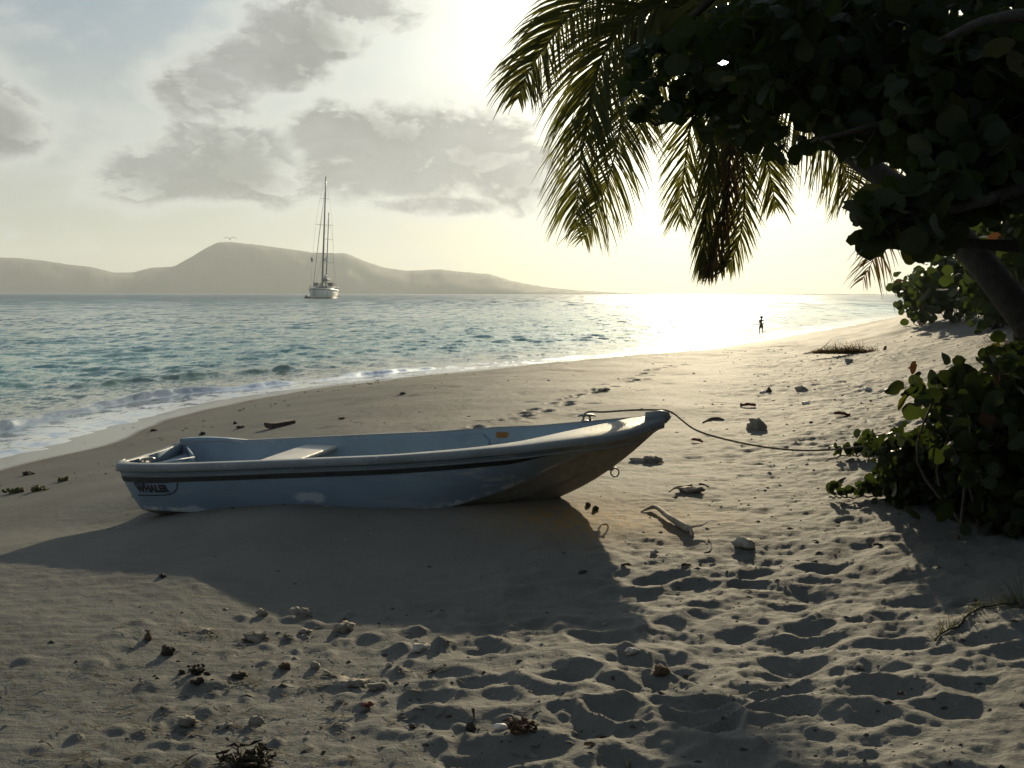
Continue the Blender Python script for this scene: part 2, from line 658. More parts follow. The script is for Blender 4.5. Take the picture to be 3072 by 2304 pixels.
def tread():
    n = 0
    # spread over an area, denser near by
    for k in range(15000):
        a = random.uniform(R(-29), R(29.5))
        r = 3.0 * (34 / 3.0) ** (random.random() ** 0.9)
        x, y = r * math.sin(a), r * math.cos(a)
        c = churn(x, y)
        if random.random() > c:
            continue
        # keep density roughly even per square metre
        if random.random() > min(1.0, (r / 17.0) ** 1.6 + 0.06) or (y < 8 and fbm(np.array([x * 1.1]), np.array([y * 1.1]), 2, 71)[0] < random.uniform(-.5, .35)):
            continue
        if random.random() < (.92 if y < 5.6 else .55):
            continue
        big = random.random()
        fore = 1.0 if y < 6.5 else 0.62
        rad = (0.045 + 0.085 * big ** 2) * fore
        stamp(x, y, rad, rad * random.uniform(0.09, 0.21), random.uniform(1.0, 1.7), random.uniform(-0.7, 0.7) , random.uniform(0.15, 0.4), random.uniform(0.75, 1.15))
        n += 1
    # larger soft hollows in the near right foreground
    for k in range(50):
        y = random.uniform(3.0, 5.2)
        x = random.uniform(-0.4, 2.9)
        if random.random() > churn(x, y):
            continue
        stamp(x, y, random.uniform(0.07, 0.12), random.uniform(0.012, 0.026), random.uniform(1.2, 1.9), random.uniform(-0.5, 0.4), 0.45, 1.1)
    # a trail of footprints behind the boat
    for k in range(46):
        t = k / 46
        x = 0.2 + 3.6 * t + random.uniform(-0.25, 0.25) - 1.2 * (1 - t)
        y = 9.6 + 13 * t + random.uniform(-0.3, 0.3)
        stamp(x, y, 0.085, 0.03, 1.5, random.uniform(0.8, 1.5), 0.4, 1.3)
    for k in range(110):
        x = random.uniform(-3.5, 3.5)
        y = random.uniform(9.2, 22)
        stamp(x, y, random.uniform(0.04, 0.07), random.uniform(0.008, 0.018), random.uniform(1.6, 3.0), random.uniform(-0.2, 0.6), 0.35, 1.2)


tread()
_scal = sstep(GX + 0.12 * (GY - 3.5), -0.9, 0.7) * (1 - sstep(GY, 4.6, 6.5)) * (1 - 0.30 * sstep(GX - 0.36 * GY, -0.1, 1.0))
_wx, _wy = GX + 0.10 * fbm(GX * 2.2, GY * 2.2, 2, 41), GY + 0.10 * fbm(GX * 1.9, GY * 2.4, 2, 43)


def hollows(x, y, a, seed):
    """trodden sand: bowls that meet in thin soft ridges; 0 in the bowls, 1 on the ridges"""
    u, v = x / a, y / (a * 0.72)
    ui, vi = np.floor(u).astype(int), np.floor(v).astype(int)
    f1 = np.full(u.shape, 9.0)
    f2 = np.full(u.shape, 9.0)
    dep = np.zeros(u.shape)
    for du in (-1, 0, 1):
        for dv in (-1, 0, 1):
            cu, cv = ui + du, vi + dv
            h1 = _H[(cu + seed * 7) & 255, (cv + seed * 3) & 255]
            h2 = _H[(cu + seed * 5 + 90) & 255, (cv + seed * 11 + 40) & 255]
            h3 = _H[(cu + seed * 2 + 33) & 255, (cv + seed * 13 + 77) & 255]
            d = np.sqrt((cu + 0.1 + 0.8 * h1 - u) ** 2 + (cv + 0.1 + 0.8 * h2 - v) ** 2)
            nearer = d < f1
            f2 = np.where(nearer, f1, np.minimum(f2, d))
            dep = np.where(nearer, h3, dep)
            f1 = np.where(nearer, d, f1)
    q = 2 * f1 / (f1 + f2)
    return 1 - (1 - q ** 1.7) * (0.30 + 0.85 * dep)


_m = (_scal > 0.001)
_h = np.zeros_like(GX)
_h[_m] = hollows(_wx[_m], _wy[_m], 0.31, 1) * 0.066 + hollows(_wx[_m] + 3, _wy[_m], 0.15, 2) * 0.010
_amp = np.clip(1.0 + 0.75 * fbm(GX * 0.9, GY * 1.1, 2, 81), 0.25, 1.5)
GZ += _scal * _amp * _h
_mid = sstep(GX - 0.24 * GY, -1.2, 1.2) * sstep(GY, 5.0, 7.0) * (1 - sstep(GY, 16, 30))
_m = (_mid > 0.001)
_h[:] = 0
_h[_m] = hollows(_wx[_m] + 5, _wy[_m], 0.22, 3)
_am2 = np.clip(0.55 + 1.0 * fbm(GX * 0.7, GY * 0.7, 2, 83), 0.0, 1.2)
GZ += _mid * _am2 * 0.034 * _h
_wr = sstep(GX - 0.28 * GY, -0.5, 0.8) * (1 - sstep(GY, 5.5, 8.5))
_ph = (GX * 0.42 - GY) * 26 + 5.5 * fbm(GX * 1.3, GY * 1.3, 2, 61)
GZ += _wr * 0.0035 * np.sin(_ph) * (0.5 + 0.5 * vnoise(GX * 3, GY * 3, 63))
land = sstep(GS, 2.5, 5.0)
near = 1 - sstep(rr, 14, 34)
rough_w = np.where(GY < 6.4, 0.35 + 0.65 * sstep(GX, -0.6, 0.8), 0.15 + 0.85 * sstep(GX - 0.24 * GY, -1.6, 1.0))
GZ += land * near * (0.010 * rough_w * fbm(GX * 4.2, GY * 6.0, 3, 5) + 0.0036 * (0.5 + rough_w) * fbm(GX * 17, GY * 26, 3, 8))
GZ += land * (1 - near) * 0.03 * fbm(GX * 1.2, GY * 1.2, 3, 15)
# lumps of loose sand in the left foreground
for k in range(150):
    x = random.gauss(-0.75, 0.75)
    y = random.choice([random.uniform(3.1, 4.2), random.gauss(4.7, 0.28)])
    if y > 5.3: continue
    stamp(x, y, random.uniform(0.02, 0.05), -random.uniform(0.006, 0.022), random.uniform(1, 1.8), random.uniform(0, 3), 0.15, 1.0)


def ground(x, y):
    r = math.hypot(x, y)
    a = math.atan2(x, y)
    if r < 0.4:
        return float(GZ[0, 0])
    if abs(a) >= R(30.9):
        s = shore_dist(np.array([x]), np.array([y]))
        return float(base_z(np.array([x]), np.array([y]), s)[0])
    i = int(np.clip(np.searchsorted(SR, r) - 1, 0, NR - 2))
    j = int(np.clip(np.searchsorted(SA[:NFW], a) - 1, 0, NFW - 2))
    fr = (r - SR[i]) / (SR[i + 1] - SR[i])
    fa = (a - SA[j]) / (SA[j + 1] - SA[j])
    return float((GZ[i, j] * (1 - fr) + GZ[i + 1, j] * fr) * (1 - fa) + (GZ[i, j + 1] * (1 - fr) + GZ[i + 1, j + 1] * fr) * fa)


def on_ground(px, py):
    """where the line of sight through a point of the photograph meets the ground"""
    d = ray(px, py)
    Y = 2.8
    prev = Y
    while Y < 400:
        p = CAM + d * Y
        if p.z < ground(p.x, p.y):
            lo, hi = prev, Y
            for _ in range(12):
                mid = (lo + hi) / 2
                q = CAM + d * mid
                if q.z < ground(q.x, q.y): hi = mid
                else: lo = mid
            q = CAM + d * hi
            return Vector((q.x, q.y, ground(q.x, q.y)))
        prev = Y
        Y *= 1.012
    return CAM + d * 400


def build_sand():
    v = np.stack([GX, GY, GZ], -1).reshape(-1, 3)
    i = np.arange(NR - 1)[:, None]
    j = np.arange(NA)[None, :]
    a = i * NA + j
    c = i * NA + (j + 1) % NA
    f = np.stack([a, a + NA, c + NA, c], -1).reshape(-1, 4)
    v = np.vstack([v, [[0, 0, float(GZ[0].mean())]]])
    fan = np.stack([np.arange(NA), (np.arange(NA) + 1) % NA, np.full(NA, len(v) - 1), np.full(NA, len(v) - 1)], -1)
    me = mesh_np('sand', v, f)
    wet = (1 - sstep(GS + 0.25 * fbm(GX * 0.5, GY * 0.5, 2, 4), 0.9, 1.5)) 
    at_ = me.attributes.new('wet', 'FLOAT', 'POINT')
    at_.data.foreach_set('value', np.append(wet.ravel(), 0).astype(np.float32))
    och = 1.2 * np.exp(-(((GX - 0.62) / 0.75) ** 2 + ((GY - 6.95) / 0.55) ** 2))
    at2 = me.attributes.new('ochre', 'FLOAT', 'POINT')
    at2.data.foreach_set('value', np.append(och.ravel(), 0).astype(np.float32))
    o = link('beach_sand', me, M['sand'])
    tag(o, 'pale sand beach trodden into hollows, sloping to the water', kind='structure')


build_sand()


def build_sea():
    r = [7.0]
    while r[-1] < 110: r.append(r[-1] * 1.0046)
    while r[-1] < 600: r.append(r[-1] * 1.02)
    while r[-1] < 3400: r.append(r[-1] * 1.10)
    r = np.array(r)
    a = angles(0.0021)
    nr, na = len(r), len(a)
    R_, A_ = np.meshgrid(r, a, indexing='ij')
    x, y = R_ * np.sin(A_), R_ * np.cos(A_)
    s = shore_dist(x, y)
    z = np.zeros_like(x)
    off = -s
    grow = sstep(off, 0.3, 8.0)
    dr = np.maximum(R_ * 0.0046, 0.03)
    g = np.random.default_rng(5)
    for k in range(60):
        lam = 0.34 * (7.0 ** (g.random() ** 1.25))
        th = R(-90) + g.normal(0, 0.62) + R(-12)
        kx, ky = 2 * math.pi / lam * math.cos(th), 2 * math.pi / lam * math.sin(th)
        amp = 0.0098 * lam ** 0.80
        fade = np.clip(lam / (dr * 4.0) - 0.6, 0, 1)
        mod = 0.55 + 0.75 * vnoise(x / (lam * 5.5), y / (lam * 3.5), k)
        w = np.sin(kx * x + ky * y + g.random() * 6.28 + 0.9 * vnoise(x / (lam * 2.6), y / (lam * 2.6), k + 50))
        z += amp * fade * mod * (w + 0.35 * (w * w - 0.5))
    z *= 0.15 + 0.85 * grow
    # little shore waves: crest line runs along the waterline, wavering
    along = x * 0.45 + y
    for (s0, amp, wd, lo, hi, ph) in ((1.15, 0.17, 0.34, 4, 30, 0), (3.9, 0.21, 0.40, 18.0, 27.5, 1), (0.9, 0.06, 0.25, 22, 40, 2),
                                      (6.2, 0.07, 0.5, 14, 30, 3), (2.2, 0.11, 0.5, 31, 46, 5), (1.6, 0.06, 0.3, 40, 70, 6)):
        sc = s0 + 0.55 * vnoise(along * 0.23, along * 0.0 + ph, ph) + 0.16 * vnoise(along * 1.3, ph + 0.0 * along, ph + 9)
        d = off - sc
        win = sstep(along, lo, lo + 2) * (1 - sstep(along, hi - 3, hi)) * (0.55 + 0.45 * vnoise(along * 0.8, 0 * along, ph + 20))
        z += amp * win * (np.exp(-np.where(d > 0, d / wd * 0.8, d / (wd * 0.33)) ** 2))
    sc1 = 1.15 + 0.55 * vnoise(along * 0.23, along * 0.0, 0) + 0.16 * vnoise(along * 1.3, 0.0 * along, 9)
    foam = np.exp(-np.where(off > sc1, (off - sc1) / 0.16, (off - sc1) / 0.50) ** 2) * 0.30 * (1 - sstep(along, 20, 34)) * (0.8 + 0.2 * vnoise(along * 0.6, off, 3))
    foam = np.maximum(foam, 0.50 * np.exp(-((off - 0.06) / 0.07) ** 2))
    foam = np.maximum(foam, 0.26 * np.exp(-((off - 1.0) / 0.35) ** 2) * sstep(vnoise(along * 0.35, off * 0, 31), 0.0, 0.5))
    cr = sstep(z, 0.10, 0.16) * 0.5 * (1 - sstep(off, 6, 9))
    foam = np.maximum(foam, cr)
    z += foam * 0.02 * vnoise(x * 14, y * 14, 2) * (off > -0.1)
    z += 0.012 * sstep(off, -0.2, 0.3)
    v = np.stack([x, y, z], -1).reshape(-1, 3)
    i = np.arange(nr - 1)[:, None]
    j = np.arange(na)[None, :]
    q = i * na + j
    c = i * na + (j + 1) % na
    f = np.stack([q, q + na, c + na, c], -1).reshape(-1, 4)
    sf = s.ravel()[f].min(axis=1)
    f = f[sf < 0.45]
    used = np.zeros(len(v), bool)
    used[f.ravel()] = True
    idx = np.cumsum(used) - 1
    me = mesh_np('sea', v[used], idx[f])
    for nm, ar in (('offshore', off), ('foam', foam)):
        at_ = me.attributes.new(nm, 'FLOAT', 'POINT')
        at_.data.foreach_set('value', ar.ravel()[used].astype(np.float32))
    o = link('sea_water', me, M['sea'])
    tag(o, 'turquoise to grey blue sea with small ripples', kind='structure')


build_sea()

# ------------------------------------------------------------------ far hills
def build_hills():
    prof = [(-700, 575), (-400, 560), (-200, 566), (0, 558), (50, 560), (100, 565), (150, 573), (200, 578), (250, 590), (290, 590), (330, 580), (380, 577), (420, 555), (450, 537),
            (475, 525), (500, 524), (560, 530), (620, 538), (680, 547), (750, 548), (790, 565), (830, 578), (880, 585), (950, 582),
            (1000, 587), (1060, 592), (1100, 605), (1150, 615), (1200, 622), (1260, 627), (1330, 631), (1400, 634)]
    px = np.array([p[0] for p in prof]) / 2.16
    hh = (633.5 - np.array([p[1] for p in prof])) / 2.16
    n, mth = 700, 22
    X = np.linspace(px[0], px[-1], n)
    H = np.interp(X, px, hh)
    k = np.ones(5) / 5
    H = np.convolve(np.pad(H, 2, mode='edge'), k, 'valid')
    D = np.linspace(2450, 3150, mth)
    mid = 2800
    XX, DD = np.meshgrid(X, D, indexing='ij')
    HH = np.repeat(H[:, None], mth, 1)
    t = (DD - mid) / 350
    shape = np.clip(1 - np.abs(t) ** 1.6, 0, 1)
    wx = (XX - 512) / 1000 * mid
    hm = HH * mid / 1000 + 1.0
    z = hm * (shape + 0.07 * shape * (1 - shape) * 4 * fbm(wx / 90, DD / 120, 4, 3)) + 0.5 * shape * fbm(wx / 11, DD / 14, 3, 9)
    z += 0.9 * np.clip(shape * 3, 0, 1) * np.abs(vnoise(wx / 6, DD / 9, 4))
    z = np.where(shape <= 0.001, -4, z)
    v = np.stack([(XX - 512) / 1000 * DD * (1 + 0 * XX), DD, z], -1).reshape(-1, 3)
    i = np.arange(n - 1)[:, None]
    j = np.arange(mth - 1)[None, :]
    q = i * mth + j
    f = np.stack([q, q + mth, q + mth + 1, q + 1], -1).reshape(-1, 4)
    o = link('hills', mesh_np('hills', v, f), M['hill'])
    tag(o, 'far hazy island of hills, flat topped at its middle', kind='structure')
    # thin low land at the horizon on the right
    mb = MB()
    pts = []
    for k_ in range(40):
        ppx = 735 + k_ * 5.2
        w_ = math.sin(math.pi * k_ / 39) ** 0.5
        p = at(ppx, 294, 3000)
        pts.append((p.x, p.y, 1.9 * w_ + 1.2 * random.random() * w_))
    for k_ in range(39):
        a_, c_ = Vector(pts[k_]), Vector(pts[k_ + 1])
        mb.add([(a_.x, a_.y - 30, -1), (c_.x, c_.y - 30, -1), c_, a_, (a_.x, a_.y + 60, -1), (c_.x, c_.y + 60, -1)], [(0, 1, 2, 3), (3, 2, 5, 4)])
    tag(mb.build('low_shore', M['hill']), 'thin dark strip of low land on the right horizon', kind='structure')


build_hills()


def build_haze():
    me = bpy.data.meshes.new('haze')
    bm = bmesh.new()
    bmesh.ops.create_cube(bm, size=1.0)
    bmesh.ops.scale(bm, vec=(7600, 7600, 170), verts=bm.verts)
    bmesh.ops.translate(bm, vec=(0, 0, 170 / 2 - 11), verts=bm.verts)
    bm.to_mesh(me)
    bm.free()
    m, b = new_mat('haze_air')
    vol = b.n('ShaderNodeVolumePrincipled')
    vol.inputs['Color'].default_value = (0.86, 0.93, 0.97, 1)
    vol.inputs['Density'].default_value = HAZE_DENSITY
    vol.inputs['Anisotropy'].default_value = 0.3
    out = b.n('ShaderNodeOutputMaterial')
    b.t.links.new(vol.outputs[0], out.inputs['Volume'])
    o = link('haze', me, m)
    tag(o, 'pale sea haze between the beach and the hills', kind='stuff')


HAZE_DENSITY = 0.00018
build_haze()

# ------------------------------------------------------------------ boat
M['gel'] = None


def boat_mat(name, base, dirty, rough, wear=0.5, scrape=(0.62, 0.62, 0.58)):
    m, b = new_mat(name)
    obj = b.n('ShaderNodeTexCoord').outputs['Object']
    n1 = b.noise(obj, 2.2, 6.0, 0.65)
    n2 = b.noise(obj, 14.0, 5.0, 0.7)
    n3 = b.noise(obj, 60.0, 3.0, 0.7)
    mp = b.n('ShaderNodeMapping')
    b.set(mp.inputs['Vector'], obj)
    mp.inputs['Scale'].default_value = (2.0, 2.0, 9.0)
    n4 = b.noise(mp.outputs[0], 1.6, 6.0, 0.7, 0.6)
    c = b.mix(b.smooth(n1, 0.35, 0.7), (*base, 1), (*dirty, 1))
    c = b.mix(b.smooth(n2, 0.60, 0.72, 0, wear * 0.7), c, (*scrape, 1))
    c = b.mix(b.smooth(n4, 0.64, 0.70, 0, wear), c, (*scrape, 1))
    c = b.mix(b.smooth(n3, 0.68, 0.76, 0, 0.7), c, (0.07, 0.055, 0.04, 1))
    p = b.n('ShaderNodeBsdfPrincipled')
    b.set(p.inputs['Base Color'], c)
    b.set(p.inputs['Roughness'], b.smooth(n2, 0.3, 0.7, rough, rough + 0.2))
    bp = b.n('ShaderNodeBump')
    bp.inputs['Strength'].default_value = 0.25
    bp.inputs['Distance'].default_value = 0.004
    b.set(bp.inputs['Height'], b.math('ADD', n2, n3))
    b.set(p.inputs['Normal'], bp.outputs[0])
    surf(b, p.outputs[0])
    return m


def hull_mat():
    """blue-grey gelcoat, scuffed, bare bottom with an orange glow put into its colour"""
    m, b = new_mat('hull_gelcoat')
    obj = b.n('ShaderNodeTexCoord').outputs['Object']
    bot = b.n('ShaderNodeAttribute', attribute_name='bottom').outputs['Fac']
    n1 = b.noise(obj, 1.6, 6.0, 0.6)
    n2 = b.noise(obj, 11.0, 5.0, 0.7)
    n3 = b.noise(obj, 70.0, 3.0, 0.7)
    mp = b.n('ShaderNodeMapping')
    b.set(mp.inputs['Vector'], obj)
    mp.inputs['Rotation'].default_value = (0, R(-20), 0)
    mp.inputs['Scale'].default_value = (1.6, 2.0, 11.0)
    n4 = b.noise(mp.outputs[0], 1.5, 6.0, 0.7, 0.4)
    c = b.mix(b.smooth(n1, 0.3, 0.7), (0.225, 0.30, 0.37, 1), (0.175, 0.24, 0.31, 1))
    sx = b.n('ShaderNodeSeparateXYZ')
    b.set(sx.inputs[0], obj)
    fore = b.smooth(sx.outputs[0], 1.9, 3.3)
    c = b.mix(b.math('MULTIPLY', b.smooth(n4, 0.52, 0.66), b.math('ADD', 0.16, b.math('MULTIPLY', fore, 0.60))), c, (0.52, 0.52, 0.47, 1))
    # white filler patches
    for (x_, z_, rx_, rz_) in ((0.62, 0.115, 0.10, 0.030), (1.52, 0.235, 0.12, 0.040), (1.30, 0.12, 0.10, 0.02)):
        d = b.vmath('MULTIPLY', b.vmath('SUBTRACT', obj, (x_, 0, z_)), (1 / rx_, 0, 1 / rz_))
        e = b.math('ADD', b.vmath('LENGTH', d, out=1), b.math('MULTIPLY', b.math('SUBTRACT', n2, 0.5), 2.2))
        c = b.mix(b.smooth(e, 0.6, 1.15, 0.6, 0.0), c, (0.58, 0.64, 0.66, 1))
    bc = b.mix(b.smooth(n2, 0.3, 0.7), (0.30, 0.285, 0.25, 1), (0.21, 0.20, 0.18, 1))
    bc = b.mix(b.smooth(n1, 0.55, 0.8), bc, (0.36, 0.23, 0.09, 1))  # ochre tint stands for the warm glow on the underside
    bm_ = b.smooth(b.math('ADD', bot, b.math('MULTIPLY', b.math('SUBTRACT', n2, 0.5), 0.5)), 0.42, 0.62)
    # worn white line along the chine
    ch = b.math('MULTIPLY', b.smooth(bot, 0.25, 0.40), b.smooth(bot, 0.45, 0.62, 1.0, 0.0))
    c = b.mix(b.math('MULTIPLY', ch, b.smooth(n2, 0.45, 0.6)), c, (0.6, 0.62, 0.6, 1))
    c = b.mix(bm_, c, bc)
    c = b.mix(b.smooth(n3, 0.70, 0.78, 0, 0.7), c, (0.06, 0.05, 0.04, 1))
    p = b.n('ShaderNodeBsdfPrincipled')
    b.set(p.inputs['Base Color'], c)
    b.set(p.inputs['Roughness'], b.smooth(n2, 0.3, 0.7, 0.38, 0.6))
    bp = b.n('ShaderNodeBump')
    bp.inputs['Strength'].default_value = 0.22
    bp.inputs['Distance'].default_value = 0.006
    b.set(bp.inputs['Height'], b.math('ADD', b.math('MULTIPLY', n1, 2.0), b.math('ADD', n2, n3)))
    b.set(p.inputs['Normal'], bp.outputs[0])
    surf(b, p.outputs[0])
    return m


def build_boat():
    u = Vector((0.9894, -0.1452, 0))
    ang = math.atan2(u.y, u.x)
    root = empty('dinghy', (-2.955, 8.07, 0.445), ang)
    root.scale = (1.037, 1.0, 1.12)
    tag(root, 'weathered blue grey fibreglass dinghy beached on the sand with black stripe', 'boat')
    hullm = hull_mat()
    inner = boat_mat('liner_gelcoat', (0.25, 0.34, 0.42), (0.20, 0.28, 0.36), 0.42, 0.35)
    railm = boat_mat('rail_gelcoat', (0.25, 0.285, 0.30), (0.17, 0.19, 0.20), 0.40, 0.75, (0.55, 0.56, 0.52))
    whitem = boat_mat('thwart_white', (0.66, 0.65, 0.60), (0.55, 0.54, 0.50), 0.42, 0.2)
    blackm = simple_mat('stripe_black', (0.012, 0.012, 0.014), (0.03, 0.03, 0.032), 0.45, 30)
    metal = simple_mat('fitting_metal', (0.42, 0.42, 0.40), (0.2, 0.19, 0.17), 0.35, 20, metal=0.9)

    def tab(*p):
        xs = [q[0] for q in p]
        ys = [q[1] for q in p]
        def f(s):
            # smoothed table
            v = 0
            for o_, w in ((-0.09, .25), (0, .5), (0.09, .25)):
                v += w * float(np.interp(min(max(s + o_, 0), 4.0), xs, ys))
            return v
        return f
    G = tab((0, .412), (.5, .428), (1, .458), (2.14, .528), (3, .61), (3.3, .660), (3.65, .715), (3.85, .745), (4, .76))
    GO = tab((0, .412), (.5, .428), (1, .458), (2.14, .528), (3, .600), (3.3, .632), (3.65, .652), (3.85, .69), (4, .75))
    Bt = tab((0, .60), (.3, .64), (1, .665), (2, .67), (2.6, .645), (3.0, .58), (3.3, .485), (3.6, .35), (3.8, .225), (3.93, .12), (4, .05))
    K = tab((0, -.04), (1.5, -.03), (2.3, .005), (2.7, .05), (2.95, .09), (3.23, .165), (3.5, .30), (3.7, .44), (3.88, .59), (4, .71))
    CY = tab((0, .56), (2.0, .585), (2.5, .53), (2.92, .425), (3.2, .32), (3.42, .23), (3.7, .12), (3.9, .035), (4, .01))
    CZ = tab((0, .10), (1.5, .085), (2.2, .12), (2.5, .175), (2.92, .295), (3.2, .42), (3.42, .51), (3.7, .60), (3.9, .68), (4, .725))

    def B(s):
        v = Bt(s)
        if s < 0.16:
            v -= 0.11 * (1 - math.sqrt(max(0, 1 - ((0.16 - s) / 0.16) ** 2)))
        return v
    S = np.concatenate([np.linspace(0, 0.2, 8)[:-1], np.linspace(0.2, 3.2, 34)[:-1], np.linspace(3.2, 4.0, 22)])

    def rake(s, z):
        """stern leans: the lower edge of the transom is further forward"""
        return s + 0.24 * max(0, 1 - s / 1.2) * max(0.0, 1 - z / 0.375)

    # outer skin
    secs = []
    bots = []
    for s in S:
        g, bb, k, cy_, cz = GO(s), B(s), K(s), CY(s), CZ(s)
        cz = min(max(cz, k + 0.004), g - 0.07)
        k = min(k, cz - 0.003)
        ytop = bb - 0.022
        cy_ = min(cy_, ytop - 0.002)
        pts = [(0, k, 1), (cy_ * .30, k + (cz - k) * .10, 1), (cy_ * .55, k + (cz - k) * .55, 1), (cy_ * .64, k + (cz - k) * .48, 1),
               (cy_ * .86, k + (cz - k) * .80, 1), (cy_, cz, .5)]
        for i in range(1, 8):
            t = i / 7
            bow = 0.018 * math.sin(math.pi * t) * (1 if s < 3.2 else 0.4)
            pts.append((cy_ + (ytop - cy_) * t + bow, cz + (GO(s) - 0.055 - cz) * t, 0.0 if t > 0.2 else 0.25))
        # full-height lip of the moulding just under the rail
        full = [(rake(s, z), -y, z, q) for (y, z, q) in reversed(pts)] + [(rake(s, z), y, z, q) for (y, z, q) in pts[1:]]
        secs.append(full)
    n = len(secs[0])
    vs = np.array([p[:3] for sc_ in secs for p in sc_])
    bot = np.array([p[3] for sc_ in secs for p in sc_])
    fs = []
    for i in range(len(S) - 1):
        for j in range(n - 1):
            a = i * n + j
            fs.append((a, a + 1, a + 1 + n, a + n))
    me = bpy.data.meshes.new('hull')
    # transom cap
    tr = list(range(n))
    cap = [(j, n - 1 - j, n - 2 - j, j + 1) for j in range(n // 2 - 1)] + [(n // 2 - 1, n // 2 + 1, n // 2)]
    me.from_pydata([tuple(v) for v in vs], [], fs + cap + [tuple(range((len(S) - 1) * n, len(S) * n))])
    me.polygons.foreach_set('use_smooth', [True] * len(fs) + [False] * (len(cap) + 1))
    at_ = me.attributes.new('bottom', 'FLOAT', 'POINT')
    at_.data.foreach_set('value', bot.astype(np.float32))
    hull = link('hull', me, hullm, root)
    # mark chine and strake edges sharp
    for e in me.edges:
        a, c = e.vertices
        ja, jc = a % n, c % n
        mid = n // 2
        if ja == jc and abs(ja - mid) in (2, 3, 5):
            e.use_edge_sharp = True

    # rail: a rounded moulding that widens to a deck at the bow
    def railw(s):
        return 0.075 + 0.17 * float(sstep(s, 2.6, 3.5)) + 0.05 * float(sstep(-s, -0.22, -0.02))
    loop = []
    for s in S:
        loop.append((s, -1))
    tipx = 4.045
    port = [(s, 1) for s in S[::-1]]
    prof_rail = []

    def rail_sec(s, side):
        g, bb = G(s), B(s)
        w = min(railw(s), bb - 0.004)
        yo, yi = bb + 0.012, bb - w
        zz = GO(s)
        zi = g
        return [(s, side * (bb - 0.02), zz - 0.050), (s, side * (yo - 0.004), zz - 0.050), (s, side * yo, zz - 0.042), (s, side * yo, zz - 0.012),
                (s, side * (yo - 0.010), zz - 0.002), (s, side * (yo - 0.02), zz + 0.001), (s, side * (yi + 0.012), zi + 0.003), (s, side * yi, zi - 0.006), (s, side * yi, zi - 0.035)]
    rings = [rail_sec(s, -1) for s in S] + [rail_sec(s, 1) for s in S[::-1]]
    m_ = len(rings[0])
    mb = MB()
    fsr = []
    for i in range(len(rings) - 1):
        for j in range(m_ - 1):
            a = i * m_ + j
            fsr.append((a, a + m_, a + m_ + 1, a + 1))
    mb.add([p for r_ in rings for p in r_], fsr)
    # transom top: joins the two side rails
    ns = 15
    tv = []
    half = B(0) + 0.012
    for i in range(ns):
        y = -half + 2 * half * i / (ns - 1)
        ex = 0.5 * (1 - min(1, (abs(y) / half)) ** 4)
        zc = G(0) - 0.012 * (1 - (y / half) ** 2)
        tv += [(-0.0 - 0.012 * ex, y, zc - 0.060), (-0.014 * ex, y, zc - 0.008), (0.0, y, zc + 0.003), (0.030, y, zc + 0.004), (0.038, y, zc - 0.006), (0.045, y, zc - 0.09)]
    mb.add(tv, [(i * 6 + j, (i + 1) * 6 + j, (i + 1) * 6 + j + 1, i * 6 + j + 1) for i in range(ns - 1) for j in range(5)])
    # bow cap
    g4 = G(4.0)
    mb.tube([(3.86, 0, g4 - 0.020), (3.97, 0, g4 - 0.018), (4.02, 0, g4 - 0.018), (4.035, 0, g4 - 0.03)], [0.035, 0.050, 0.040, 0.018], 10)
    mb.build('gunwale', railm, root)
    # rub line under the rail
    mb = MB()
    for side in (-1,):
        pts = [(rake(s, G(s) - .082), side * (B(s) - 0.020), GO(s) - 0.082) for s in S[2:-4]]
        mb.tube(pts, 0.007, 5)
    mb.build('rub_rail', railm, root)

    def hull_y(s, z):
        k, cz, g = K(s), max(CZ(s), K(s) + .004), GO(s)
        if z >= cz:
            t = (z - cz) / max(g - 0.055 - cz, 1e-3)
            return CY(s) + (B(s) - 0.022 - CY(s)) * min(t, 1)
        return CY(s) * max(z - k, 0) / (cz - k) * 0.9
    # liner
    secs = []
    SI = S[(S > 0.05) & (S < 3.93)]
    for s in SI:
        g, bb = G(s), B(s)
        w = min(railw(s), bb - 0.004)
        yi = bb - w
        fl = max(0.12, K(s) + 0.09) + 0.02
        fl = min(fl, g - 0.03)
        yf = max(yi - 0.05 - 0.04 * (g - fl), 0.0)
        pts = [(yi, g - 0.008), (yi - 0.006, g - 0.06), (yi - 0.02, g - 0.10), (yi - 0.035, g - (g - fl) * 0.6), (yf + 0.012, fl + 0.05), (yf, fl + 0.012), (yf - 0.03 if yf > .03 else 0, fl), (0, fl)]
        pts = [(max(0.0, min(y, hull_y(s, z) - 0.015)), z) for y, z in pts]
        secs.append([(s, -y, z) for y, z in pts] + [(s, y, z) for y, z in reversed(pts[:-1])])
    n2_ = len(secs[0])
    mb = MB()
    mb.add([p for q in secs for p in q], [(i * n2_ + j, i * n2_ + j + 1, (i + 1) * n2_ + j + 1, (i + 1) * n2_ + j) for i in range(len(secs) - 1) for j in range(n2_ - 1)]
           + [tuple(range(n2_)), tuple(range((len(secs) - 1) * n2_, len(secs) * n2_))])
    mb.build('liner', inner, root)
    # raised coaming piece on the far quarter
    mb = MB()
    pts = []
    for s in np.linspace(0.02, 0.55, 12):
        h = 0.030 * math.cos((s - 0.12) / 0.43 * math.pi / 2) if s > 0.12 else 0.030
        pts.append((s, B(s) + 0.006, max(h, 0.0)))
    vs = []
    for s, y, h in pts:
        z = G(s)
        vs += [(s, y, z - 0.03), (s, y, z + h), (s, y - 0.07, z + h), (s, y - 0.07, z - 0.03)]
    mb.add(vs, [(i * 4 + j, (i + 1) * 4 + j, (i + 1) * 4 + (j + 1) % 4, i * 4 + (j + 1) % 4) for i in range(len(pts) - 1) for j in range(4)] + [(0, 1, 2, 3)])
    mb.build('quarter_coaming', inner, root)
    # thwart seat
    mb = MB()
